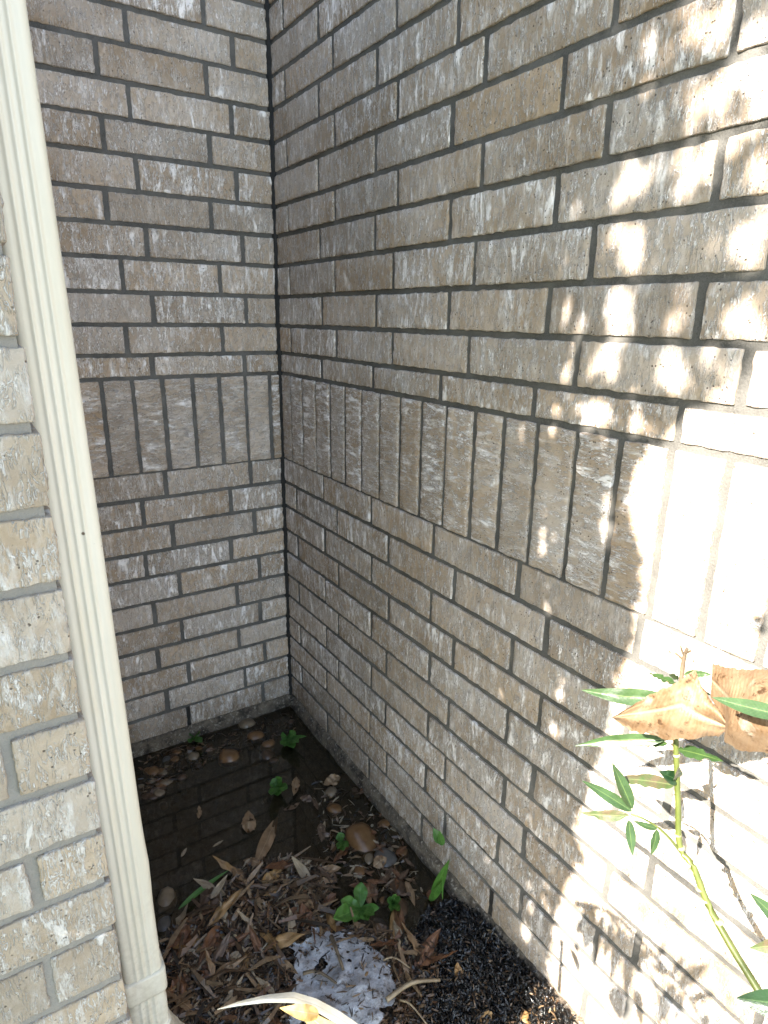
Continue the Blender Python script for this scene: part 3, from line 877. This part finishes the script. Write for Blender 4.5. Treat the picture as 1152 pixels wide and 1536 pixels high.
# seedlings
def seedling(u, v, leaves, label, z=-11.15, mat=GREEN2, lift=.5):
    leaves = [(a * .82, b * .82, c * .8) for a, b, c in leaves]; g = Gp(u, v, z); r = tag(empty('seedling', P(*g)), label, 'seedling')
    for i, (du, dv, wpx) in enumerate(leaves):
        t = px(u + du, v + dv, 2, z + lift * (.6 + .3 * (i % 3)))
        leaf_between('leaf', g, t, pw(wpx, g) * 1.2, mat, r, nrm=Vector((-.25, -.4, 1)), fold=.2, curl=.06, wave=.25, point=1.9, seed=i + int(u), petiole=.5)
    return r
seedling(540,1363,[(2,-50,20),(-34,-16,19),(-46,15,22),(-10,22,14),(14,18,14),(24,8,15),(34,-2,12)],'bright green rosette seedling at the puddle edge, the largest of the sprouts', -11.1)
seedling(430,1108,[(-10,-6,14),(16,-10,15),(20,4,15),(-4,12,15),(12,14,14),(34,-6,6)],'broad-leaved green seedling nearest the inside corner')
seedling(415,1180,[(-8,-14,15),(8,-16,16),(-10,12,13),(2,14,13),(18,2,13)],'dim green seedling half sunk in the middle of the dark water')
seedling(292,1106,[(-8,-4,12),(8,-8,12),(12,6,10),(-10,8,10)],'small green sprout against the far wall footing')
seedling(512,1262,[(-4,-16,13),(3,14,12),(-6,10,9),(12,8,10)],'pair of small round green leaves beside the largest cobble')
seedling(590,1355,[(-10,-6,12),(12,-8,12),(10,10,10),(-4,12,10),(4,-16,9)],'low small-leaved sprout just right of the rosette')
def blades(name, label, segs, d):
    r = tag(empty(name, P(*W3(*segs[0][0], d))), label, 'grass')
    for i, (a, b, wpx) in enumerate(segs):
        A = W3(*a, d); leaf_between('leaf_blade', A, W3(*b, d + .1), pw(wpx, A) * 1.3, GREEN2, r, fold=.3, curl=0, seed=i, side=.08)
    return r
blades('grass_sprout', 'tall thin green blade standing off the right wall above the black mulch', [((650,1350),(674,1289),12),((646,1352),(664,1322),9),((664,1350),(667,1300),2)], .9)
blades('grass_sprout', 'small green blade leaning on the right wall, higher than the tall one', [((663,1265),(650,1242),11),((664,1268),(659,1246),8)], .3)
g0, g1 = Gp(268,1370), Gp(345,1312)
tag(leaf_between('grass_sprout', (g0[0], g0[1], -11.05), (g1[0], g1[1], -11.0), .16, GREEN2, nrm=Vector((0, -.3, 1)), curl=0, side=.1, seed=4), 'bright green grass blade lying at the litter edge near the downspout', 'grass')

# individual dry leaves
LL = [ # u,v base, u,v tip, width px, material index, lift, label
    (383,1298,418,1215,16,0,'long tan lance leaf standing in the dark water'),
    (372,1250,374,1215,18,0,'small curled brown leaf in the water left of the long lance leaf'),
    (300,1432,275,1400,26,4,'orange-brown triangular leaf near the downspout'),
    (262,1438,282,1390,28,1,'upright russet leaf left in the litter by the water'),
    (308,1480,322,1442,42,1,'broad copper leaf in the middle of the left litter'),
    (290,1462,318,1415,14,3,'narrow pale straw leaf over the copper leaf'),
    (255,1440,305,1425,14,3,'pale flat leaf scrap beside the downspout band'),
    (275,1500,252,1480,30,4,'crumpled ochre leaf next to the downspout elbow'),
    (285,1470,250,1488,26,1,'russet curled leaf beside the elbow'),
    (335,1520,362,1465,13,3,'thin straw leaf under the bright pale blade'),
    (394,1498,390,1470,12,4,'small upright tan leaf above the bright pale blade'),
    (480,1306,512,1302,10,0,'flat narrow tan leaf pointing to the rosette plant'),
    (440,1340,474,1368,14,0,'curved brown strap leaf in the litter heap'),
    (430,1380,470,1372,28,1,'reddish brown oval leaf in the litter heap'),
    (425,1370,440,1382,8,3,'short pale splinter over the reddish leaf'),
    (300,1340,330,1352,20,2,'dark brown leaf at the water line'),
    (350,1300,372,1330,12,0,'brown leaf leaning off the heap to the water'),
    (365,1330,362,1355,9,3,'pale stalk at the left end of the heap'),
    (390,1375,400,1350,10,0,'short upright tan leaf in the middle of the heap'),
    (340,1385,328,1408,10,4,'small golden leaf scrap at the water line'),
    (305,1405,335,1418,18,1,'pointed copper leaf over the dark water'),
    (350,1420,340,1405,20,3,'square pale leaf scrap in the litter'),
    (330,1450,375,1420,9,3,'slim pale leaf slanting through the litter'),
    (470,1330,500,1320,14,0,'light brown leaf at the right end of the heap'),
    (395,1330,425,1300,16,4,'ochre leaf lying on top of the heap'),
    (440,1300,470,1288,10,3,'pale leaf splinter on the heap near the water'),
    (365,1290,395,1298,11,0,'greyish flat leaf bridging heap and water'),
    (603,1438,600,1395,22,1,'upright orange leaf right of the grey-white patch'),
    (612,1440,590,1380,14,3,'long pale split leaf over the orange one'),
    (540,1462,558,1475,22,4,'orange-brown leaf lying on the grey-white patch'),
    (614,1462,614,1468,14,4,'small square yellow-brown leaf scrap'),
    (660,1450,664,1430,16,1,'brown leaf on the black mulch'),
    (590,1465,555,1440,14,0,'brown twisted leaf beside the patch'),
    (690,1470,684,1445,12,4,'small tan leaf standing in the black mulch'),
    (640,1418,650,1423,10,3,'tiny pale chip on the black mulch'),
    (560,1400,580,1390,16,2,'dark leaf in front of the rosette plant'),
    (520,1395,548,1385,10,0,'brown stalk under the rosette plant'),
    (505,1400,480,1395,10,4,'golden scrap below the heap'),
    (735,1536,722,1520,20,4,'orange-brown leaf at the bottom edge of the mulch'),
    (795,1536,788,1515,16,4,'small orange leaf at the bottom near the sunlit wall'),
    (560,1300,580,1285,16,0,'leaf scrap lying on the flat grey stone'),
    (510,1165,485,1180,14,0,'pale broken leaf floating in the upper water'),
    (445,1165,440,1195,10,0,'curled tan leaf scrap right of the sunken seedling'),
    (470,1200,450,1196,10,2,'brown leaf floating near the sunken seedling'),
    (425,1215,450,1202,10,2,'dark strip of leaf joined to the long lance leaf tip'),
    (298,1228,298,1210,7,0,'tiny tan leaf floating alone in the dark water'),
    (335,1260,318,1272,3,3,'thin pale straw floating in the water'),
    (272,1285,280,1272,4,3,'short pale straw floating left in the water'),
    (480,1250,488,1232,8,3,'small white seed husk in the water'),
    (650,1335,645,1350,12,1,'small orange leaf under the tall green blade'),
    (605,1510,640,1475,7,3,'pale dry stem at the bottom of the mulch'),
]
for i, (u0, v0, u1, v1, wpx, mi, lab) in enumerate(LL):
    b0 = Gp(u0, v0, -11.1); hz = max(litter_z(b0[0], b0[1]), -11.2) + (.10 if wpx > 8 else .03)
    b0 = Gp(u0, v0, hz); b1 = Gp(u1, v1, hz + .12)
    inw = v0 < 1290
    if inw: b0 = Gp(u0, v0, -11.17); b1 = Gp(u1, v1, -11.14)
    o = leaf_between('dry_leaf', b0, b1, pw(wpx, b0) * 1.25, DRY[mi], nrm=Vector((random.uniform(-.5, .4), random.uniform(-.7, .1), 1)),
                     fold=random.uniform(-.5, .5), curl=random.uniform(-.18, .18), wave=.45, seed=i, point=random.uniform(.8, 1.4), side=random.uniform(-.12, .12), notch=random.choice((0, 0, .4)))
    tag(o, lab, 'dry leaf')

# a further scatter of like dry leaves over the heap
def in_poly(x, y, poly):
    c = False; n = len(poly)
    for i in range(n):
        x1, y1 = poly[i]; x2, y2 = poly[i-1]
        if (y1 > y) != (y2 > y) and x < (x2-x1)*(y-y1)/(y2-y1)+x1: c = not c
    return c
HEAP = [(245,1400),(300,1360),(345,1318),(370,1290),(430,1282),(480,1290),(500,1310),(490,1350),(510,1385),(560,1395),(610,1400),(640,1440),(620,1490),(560,1440),(480,1400),(430,1420),(420,1480),(400,1540),(260,1540),(245,1470)]
MULCH = [(640,1360),(700,1335),(745,1385),(790,1440),(830,1490),(870,1545),(640,1545),(630,1500),(650,1440),(620,1400)]
PATCH = [(440,1420),(475,1395),(530,1402),(570,1430),(590,1460),(600,1490),(560,1540),(430,1545),(440,1490),(448,1450)]
rng = random.Random(11); n = 0
protos = [leaf_mesh('dry_leaf', 1.1, .30, DRY[i % 5], fold=rng.uniform(-.4, .5), curl=rng.uniform(-.2, .2), wave=.5, seed=i + 90, side=rng.uniform(-.15, .15), notch=(0, 0, .3)[i % 3], n=10) for i in range(14)]
while n < 84:
    u, v = rng.uniform(240, 640), rng.uniform(1285, 1540)
    if not in_poly(u, v, HEAP): continue
    g = Gp(u, v, -11.0); g = (g[0], g[1], litter_z(g[0], g[1]) + rng.uniform(.03, .2))
    pi_ = rng.randrange(14); k_ = pi_ % 5
    o = obj('dry_leaf', protos[pi_], None, P(*g), (rng.uniform(-.5, .5), rng.uniform(-.45, .35), rng.uniform(0, 6.28)))
    s = rng.uniform(.5, 1.15); o.scale = (s, s * rng.uniform(.7, 1.2), s)
    tag(o, 'small %s dry leaf in the wet heap of litter' % (['tan', 'rust brown', 'dark brown', 'pale straw', 'ochre'][k_]), 'dry leaf', 'dry leaves of the litter heap'); n += 1

n = 0
while n < 34:
    u, v = rng.uniform(455, 640), rng.uniform(1150, 1370)
    if u < 470 + (v - 1290) * .2 or (u - 470) * 1.25 + 1120 > v + 70: continue
    g = Gp(u, v, -11.15); pi_ = rng.choice((0, 1, 1, 2, 2, 5, 6, 6, 7, 11)); k_ = pi_ % 5
    o = obj('dry_leaf', protos[pi_], None, P(g[0], g[1], -11.13 + rng.uniform(0, .08)), (rng.uniform(-.2, .2), rng.uniform(-.15, .15), rng.uniform(0, 6.28)))
    sc_ = rng.uniform(.35, .8); o.scale = (sc_, sc_ * rng.uniform(.8, 1.5), sc_)
    tag(o, 'small %s leaf scrap afloat between the pebbles and the right wall' % (['tan', 'rust brown', 'dark brown', 'pale straw', 'ochre'][k_]), 'dry leaf', 'leaf scraps afloat near the right wall'); n += 1

# litter crumbs, black mulch, pale residue: countless small stuff
def shreds(name, label, poly, count, mats, lmin, lmax, wmax, zoff, thick=.02, seed=5, zfun=litter_z, tilt=.5):
    rg = random.Random(seed); m = MB(); k = 0
    us = [p[0] for p in poly]; vs_ = [p[1] for p in poly]
    while k < count:
        u, v = rg.uniform(min(us), max(us)), rg.uniform(min(vs_), max(vs_))
        if not in_poly(u, v, poly): continue
        g = Gp(u, v, -11.0)
        if g[0] > -.12: continue
        z = zfun(g[0], g[1]) + rg.uniform(0, zoff)
        L = rg.uniform(lmin, lmax); W_ = rg.uniform(.3, 1) * wmax; a = rg.uniform(0, 6.28); p1 = rg.uniform(-tilt, tilt); bend = rg.uniform(-.3, .3)
        R_ = Matrix.Rotation(a, 3, 'Z') @ Matrix.Rotation(p1, 3, 'Y') @ Matrix.Rotation(rg.uniform(-.8, .8), 3, 'X')
        loc = [(-L/2, -W_*.15, 0), (-L/2, W_*.15, 0), (0, W_/2, bend*L*.5), (0, -W_/2, bend*L*.5), (L/2, W_*.2, 0), (L/2, -W_*.2, 0)]
        pts_ = []
        for q in loc:
            e = R_ @ Vector(q); pts_.append(P(g[0] + e.x, g[1] + e.y, z + e.z))
        dn2 = [p - Vector((0, 0, thick * U)) for p in pts_]
        m.add(pts_ + dn2, [(0,3,2,1),(3,5,4,2),(6,7,8,9),(9,8,10,11),(0,1,7,6),(4,5,11,10),(1,2,8,7),(2,4,10,8),(3,0,6,9),(5,3,9,11)], rg.randrange(len(mats)))
        k += 1
    return tag(obj(name, m.mesh(name, mats)), label, kind='stuff')
WET = [simple('wet_scrap_' + n, a, b, 80, .35, 200, .0005) for n, a, b in (('black', (0.012, 0.009, 0.006), (0.03, 0.02, 0.014)), ('brown', (0.04, 0.022, 0.012), (0.09, 0.052, 0.028)),
       ('rust', (0.07, 0.034, 0.018), (0.12, 0.06, 0.03)), ('tan', (0.12, 0.075, 0.04), (0.20, 0.13, 0.075)), ('pale', (0.20, 0.155, 0.10), (0.30, 0.245, 0.17)))]
tag(shreds('leaf_litter', 'crumbled wet leaf litter heaped at the puddle edge', HEAP, 6000, [WET[0], WET[1], WET[1], WET[0], WET[1], WET[3], WET[3], WET[4]], .08, .55, .10, .16), cat='litter')
tag(shreds('leaf_litter', 'loose dark litter between the pale residue and the mulch', [(230,1420),(300,1390),(500,1380),(640,1400),(660,1545),(230,1545)], 5000, [WET[0], WET[1], WET[0], WET[1], WET[2], WET[3]], .06, .25, .06, .08, seed=9), cat='litter')
tag(shreds('leaf_strips', 'long broken strips of dry leaf tangled in the litter heap', HEAP, 300, [WET[3], WET[1], WET[1], WET[3], WET[2], WET[0]], .4, 1.25, .16, .3, seed=77, tilt=.45), cat='litter')
BLK = simple('black_mulch', (0.003, 0.003, 0.003), (0.008, 0.0075, 0.007), 90, .13, 300, .002, .8)
tag(shreds('black_mulch', 'shiny wet black shredded mulch along the right wall', MULCH, 13000, [BLK] * 16 + [WET[0], WET[0], WET[1], WET[3]], .05, .2, .05, .2, seed=12, tilt=.9), cat='mulch')
tag(shreds('leaf_scraps', 'leaf scraps and bits floating among the pebbles', [(470,1150),(600,1230),(640,1340),(560,1340),(500,1300),(470,1220)], 260, [WET[1], WET[2], WET[3], WET[4], WET[0]], .08, .4, .1, .04, seed=21, tilt=.2), cat='litter')

tag(shreds('patch_edge_litter', 'wet crumbs strewn round the rim of the pale residue', [(420,1405),(480,1385),(560,1395),(640,1410),(665,1440),(650,1490),(660,1545),(590,1545),(600,1500),(585,1465),(560,1438),(520,1415),(470,1412),(452,1460),(450,1500),(435,1545),(405,1545)], 1500, [WET[0], WET[1], WET[0], WET[1], WET[3], WET[2]], .05, .26, .07, .22, seed=51, zfun=lambda x, y: ground_h(x, y) + .05), cat='litter')
tag(shreds('margin_scraps', 'leaf crumbs and twigs along the far edge of the puddle', [(205,1135),(300,1100),(436,1062),(450,1090),(340,1130),(250,1170),(215,1190)], 260, [WET[1], WET[0], WET[2], WET[3], WET[0]], .06, .32, .07, .05, seed=41, zfun=lambda x, y: -11.2, tilt=.2), cat='litter')
def residue():
    k = NT('pale_residue'); g = k.n('NewGeometry').outputs['Position']
    c = k.mix(k.maprange(k.noise(g, 30, 6, .65), .35, .6), (0.20, 0.195, 0.195), (0.40, 0.41, 0.435))
    c = k.mix(k.maprange(k.noise(g, 60, 7, .74), .50, .66), c, (0.07, 0.052, 0.038))
    k.l(c, k.b.inputs['Base Color']); k.set(Roughness=.55)
    k.bump(k.math('ADD', k.noise(g, 50, 5), k.noise(g, 200, 3)), .0022); return k.m
RES = residue()
vs = []; fs = []; idx = {}
N = 130
us = [p[0] for p in PATCH]; vv = [p[1] for p in PATCH]
cx_, cy_ = sum(us)/len(us), sum(vv)/len(vv)
for j in range(N + 1):
    for i in range(N + 1):
        u = 415 + 200 * i / N; v = 1380 + 170 * j / N
        g = Gp(u, v, -11.0); x, y = g[0], g[1]
        e = noise.noise(Vector((x * 1.5, y * 1.5, 2))) * 12 + noise.noise(Vector((x * 5, y * 5, 4))) * 14
        sgn = 1 if in_poly(u + e, v + e * .8, PATCH) else -1
        hole = noise.noise(Vector((x * 2.2, y * 2.2, 8))) + .5 * noise.noise(Vector((x * 7, y * 7, 8)))
        idx[(i, j)] = (sgn > 0 and hole < .46)
        vs.append(P(x, y, ground_h(x, y) + .25 + .03 * noise.noise(Vector((x * 4, y * 4, 3)))))
for j in range(N):
    for i in range(N):
        if all(idx[c] for c in ((i, j), (i+1, j), (i+1, j+1), (i, j+1))):
            k = j * (N+1) + i; fs.append((k, k + N + 1, k + N + 2, k + 1))
me = mesh('pale_residue', vs, fs, (RES,), True)
o = tag(obj('pale_residue', me), 'grey-white dried residue lying on the litter at the bottom', 'residue', kind='stuff')
tag(shreds('residue_scraps', 'dark bits scattered on the grey-white residue', PATCH, 110, [WET[0], WET[1], WET[0], WET[3]], .05, .3, .04, .06, seed=31, zfun=lambda x, y: ground_h(x, y) + .26, tilt=.15), cat='litter')

# twigs in the patch
for i, (a, b, w_, m, lab) in enumerate((((497,1405),(515,1455),.07,BARK,'short grey twig lying upright across the residue'), ((455,1460),(505,1475),.05,BARK,'dark twig at the left of the residue'),
        ((580,1500),(660,1470),.07,DRY[3],'pale weathered stick between residue and mulch'), ((575,1440),(615,1452),.03,DRY[3],'thin white stalk above the pale stick'),
        ((728,1394),(762,1425),.03,DRY[3],'thin dry stalk at the foot of the right wall'), ((600,1500),(640,1536),.03,DRY[3],'thin curved stalk at the bottom edge'))):
    A, B = Gp(*a, -10.85), Gp(*b, -10.85)
    mid = tuple((A[q] + B[q]) / 2 + (0, .1, .12)[q] for q in range(3))
    pts = smooth_path([P(*A), P(*mid), P(*B)], 5)
    tag(obj('twig', tube_mesh('twig', pts, [w_ * U * (1 - .5 * q / len(pts)) for q in range(len(pts))], m, 6)), lab, 'twig')

# sunlit strap leaf and yellow leaves low in front
def front(u, v, y=-16.6): return px(u, v, 1, y)
PALE = leaf_mat('bleached_blade', (0.62, 0.60, 0.50), (0.74, 0.72, 0.64), (0.50, 0.46, 0.36), .45, .1)
YEL = leaf_mat('yellow_leaf', (0.60, 0.36, 0.10), (0.70, 0.50, 0.22), (0.66, 0.50, 0.30), .5, .25)
n = 30; vs = []; fs = []; uv = []
cl = [(326,1514),(360,1505),(400,1498),(440,1496),(475,1508),(510,1528),(545,1552),(580,1580)]
wd = [1, 7, 12, 17, 20, 22, 22, 20]
for i in range(n + 1):
    t = i / n * (len(cl) - 1); k = min(int(t), len(cl) - 2); f = t - k
    u = cl[k][0] * (1-f) + cl[k+1][0] * f; v = cl[k][1] * (1-f) + cl[k+1][1] * f; ww = wd[k] * (1-f) + wd[k+1] * f
    for q in range(5):
        s = q / 4 - .5
        vs.append(P(*front(u, v + s * ww, -17.0 + i * .012 + (s + .5) * -.12 + .12 * abs(s)))); uv.append((i / n, q / 4))
for i in range(n):
    for q in range(4):
        k = i * 5 + q; fs.append((k, k + 1, k + 6, k + 5))
me = mesh('strap_leaf', vs, fs, (PALE,), True); ul = me.uv_layers.new(name='UVMap')
for lp in me.loops: ul.data[lp.index].uv = uv[lp.vertex_index]
tag(obj('strap_leaf', me), 'bleached white arching strap leaf in the sun at the bottom edge', 'leaf')
for (a, b, wpx, lab) in (((478,1522),(430,1514),20,'small yellow leaf under the bleached strap leaf'), ((520,1560),(452,1530),26,'yellow-pink crumpled leaf at the bottom edge')):
    A, B = front(*a, -17.3), front(*b, -17.3)
    tag(leaf_between('yellow_leaf', A, B, pw(wpx, A), YEL, seed=wpx, wave=.3, nrm=Vector((-.6, -.2, .8))), lab, 'leaf')

# ------------------------------------------------------------------ the small tree that throws the shade (stands left of the view)
def back_shift(y, z, T): return (-T, y - SY * T, z + .70 * T)
EDGE = [(-16,-15.3),(-11,-15.16),(-9.2,-15.18),(-7.6,-15.35),(-6.3,-15.75),(-5.8,-15.4),(-4.4,-15.75),(-3,-15.9),(-1.3,-16.1),(.3,-16.3),(1.3,-16.2),(2.1,-15.75),(2.8,-15.85),(3.6,-16.4),(4.2,-17.0),(4.8,-17.6),(6,-18.5),(14,-19),(20,-19)]
EZ = [e[0] for e in EDGE]; EY = [e[1] for e in EDGE]
holes_px = [(974,66,9,24),(1050,45,24,18),(1009,100,12,9),(995,87,9,9),(1117,104,42,34),(1064,146,40,26),(1106,194,50,14),(946,270,18,28),(981,253,8,18),(1007,240,8,12),(1054,264,32,22),(1064,229,20,14),(1100,215,20,12),
 (946,387,14,24),(936,345,13,16),(960,359,6,18),(912,449,12,12),(926,470,20,34),(932,435,8,8),(856,477,17,26),(918,369,6,12),(1125,362,26,36),(1002,487,18,14),(1030,446,12,18),(1112,480,42,30),
 (915,543,16,28),(846,540,9,38),(1023,560,26,16),(890,571,8,10),(1064,536,20,14),(790,453,10,16),(783,522,11,13),(787,370,14,18),(804,392,10,14),(898,621,16,20),(835,617,9,12),(960,638,22,13),(783,662,12,34),(908,669,6,20),
 (797,794,6,60),(811,812,8,40),(912,775,9,44),(723,808,12,26),(733,843,12,24),(796,864,10,14),(757,959,12,12),(757,1045,8,18),(702,1108,10,28),(726,1160,20,16),(740,1182,18,16),(740,1254,9,18),(736,1290,12,20),(698,1289,7,16),(708,1320,12,15),(729,1344,12,9),(788,1400,9,18),
 (1020,20,16,18),(1090,20,24,24),(1135,40,20,30),(1135,150,20,50),(905,440,6,10),(1140,260,16,40)]
HOLES = []
for (u, v, ru, rv) in holes_px:
    c = px(u, v, 0, 0); e1 = px(u + ru, v, 0, 0); 
    a = px(u, v + rv, 0, 0)
    kf = 1.12 if 830 < u < 1015 else .98
    HOLES.append((c[1], c[2], abs(e1[1] - c[1]) * kf, abs(a[2] - c[2]) * kf))
def shaded(y, z):
    """1 where the wall point (y,z) lies in the tree's shade"""
    if y < float(np.interp(z, EZ, EY)) : return 0
    if y > -12.85: return 1
    rag = .75 * noise.noise(Vector((y * 5.5 + z * 1.6, z * 3.2, 6)))
    for (hy, hz, ry, rz) in HOLES:
        sk = (y - hy) - .22 * (z - hz) * (1 if z > 3 else .2)
        if (sk / (ry * 1.12)) ** 2 + ((z - hz) / (rz * 1.12)) ** 2 < 1 + rag: return 0
    n1 = noise.noise(Vector(((y - .3 * z) * 3.0, z * 1.0, 3))) + .35 * noise.noise(Vector((y * 7, z * 4, 1)))
    if z > 3.4 and y < -14.4 and n1 > (.20 if z > 6.6 and y < -15.6 else .31): return 0
    if -3 < z < 9 and -14.9 < y < -13.1 and n1 > .36: return 0
    if -9.6 < z < -3 and -15.0 < y < -12.9 and n1 > .24: return 0
    return 1
CROWN = simple('tree_leaf', (0.07, 0.11, 0.04), (0.11, 0.16, 0.06), 30, .5)
rg = random.Random(2); m = MB(); y0, y1, z0_, z1_ = -20.6, -11.0, -19.0, 18
y = y0
st = .125
while y < y1:
    z = z0_
    while z < z1_:
        yy, zz_ = y + rg.uniform(-.09, .09), z + rg.uniform(-.09, .09)
        hit_ = shaded(yy, zz_)
        half = (not hit_) and (-8.8 < zz_ < -4.4) and yy < -16.8 and rg.random() < .26 + .1 * noise.noise(Vector((yy, zz_, 0)))
        if hit_ or half:
            T = 20 + rg.uniform(-1.5, 2.5) * (1 if rg.random() < .8 else 3)
            if zz_ > 4.4: T += 9
            if half: T += 22
            c = back_shift(yy, zz_, T)
            if c[2] > -10.5:
                L = rg.uniform(.42, .60) * (.6 if half else 1); W_ = L * .5
                R_ = Matrix.Rotation(rg.uniform(0, 6.28), 3, SUN) @ SUN.to_track_quat('Z', 'Y').to_matrix() @ Matrix.Rotation(rg.uniform(-.7, .7), 3, 'X')
                q = [(-L/2, 0, 0), (-L*.1, -W_/2, .02), (L/2, 0, -.03), (-L*.1, W_/2, .02)]
                m.add([P(c[0] + (e := R_ @ Vector(p_)).x, c[1] + e.y, c[2] + e.z) for p_ in q], [(0, 1, 2, 3)])
        z += st
    y += st
for (ya, yb, za, zb) in ((-38, -21.4, -16, 44), (-21.4, -4, 15, 44)):      # coarser foliage added to screen the side sky from the right wall
    yy = ya
    while yy < yb:
        zz_ = za
        while zz_ < zb:
            T = 22 + rg.uniform(-2, 6) + (9 if zz_ > 4.4 else 0)
            c = back_shift(yy + rg.uniform(-.3, .3), zz_ + rg.uniform(-.3, .3), T)
            if rg.random() < .9:
                L = rg.uniform(.9, 1.4); W_ = L * .5
                R_ = Matrix.Rotation(rg.uniform(0, 6.28), 3, SUN) @ SUN.to_track_quat('Z', 'Y').to_matrix() @ Matrix.Rotation(rg.uniform(-.8, .8), 3, 'X')
                q = [(-L/2, 0, 0), (-L*.1, -W_/2, .02), (L/2, 0, -.03), (-L*.1, W_/2, .02)]
                m.add([P(c[0] + (e := R_ @ Vector(p_)).x, c[1] + e.y, c[2] + e.z) for p_ in q], [(0, 1, 2, 3)])
            zz_ += .42
        yy += .42
tree = tag(empty('small_tree', P(-24, -16.6, -11.0)), 'small leafy tree left of the view that dapples the right wall with shade', 'tree')
child_of(obj('crown', m.mesh('crown', (CROWN,))), tree)
tk = smooth_path([P(-24, -16.6, -11.2), P(-23.6, -17.0, -4), P(-23.2, -17.3, 4), P(-22.6, -17.2, 14), P(-22, -17.0, 24)])
child_of(obj('trunk', tube_mesh('trunk', tk, [(.9 - .6 * i / len(tk)) * U for i in range(len(tk))], BARK, 10)), tree)
for i in range(9):
    z = 0 + i * 2.6; y = -16.2 - (i % 3) * 1.1
    lb = smooth_path([P(-23.2, -17.2, z - 2), P(-22, (y - 17.2) / 2, z), P(-20.5, y, z + 2.5)])
    child_of(obj('limb', tube_mesh('limb', lb, [(.25 - .2 * j / len(lb)) * U for j in range(len(lb))], BARK, 6)), tree)

# drooping spray near the wall: its shadow falls low on the right wall
spray = tag(empty('oleander_spray', P(*back_shift(-19, -9, 12))), 'drooping oleander spray left of the view whose shadow hangs on the lower right wall', 'plant')
def SH(u, v, T=12): 
    c = px(u, v, 0, 0); return back_shift(c[1], c[2], T)
def spray_stem(pl, r):
    pts = smooth_path([P(*SH(u, v)) for u, v in pl])
    child_of(obj('stem', tube_mesh('stem', pts, [r * U] * len(pts), STEM, 6)), spray)
spray_stem([(1058,1545),(1030,1490),(1000,1455),(965,1415),(930,1380),(900,1362),(862,1353)], .05)
spray_stem([(1010,1560),(990,1500),(975,1460),(950,1410)], .03)
for i, (b, t, wpx) in enumerate((((905,1365),(858,1358),8),((893,1368),(868,1390),22),((890,1368),(876,1425),26),((885,1375),(862,1400),18),((905,1370),(888,1455),15),((918,1380),(905,1440),14),((930,1388),(915,1475),16),((948,1400),(938,1505),20),
        ((925,1480),(930,1530),34),((955,1480),(962,1545),16),((1018,1478),(1062,1444),20),((1012,1475),(985,1535),22),((1000,1460),(975,1445),14),((1055,1520),(1065,1545),18),((938,1392),(928,1450),11),((962,1415),(955,1470),12),((912,1368),(935,1400),9),((975,1425),(948,1450),10),((985,1440),(1000,1410),9),((1008,1462),(1030,1432),11),((1035,1500),(1072,1490),12),((1025,1490),(1012,1530),12),((1150,925),(1120,938),12),((1150,940),(1128,948),10))):
    B, T = SH(*b), SH(*t); sc = pw(wpx, px(*b, 0, 0))
    leaf_between('leaf', B, T, sc * 1.0, GREEN, spray, nrm=-SUN, fold=.15, curl=0, seed=i)
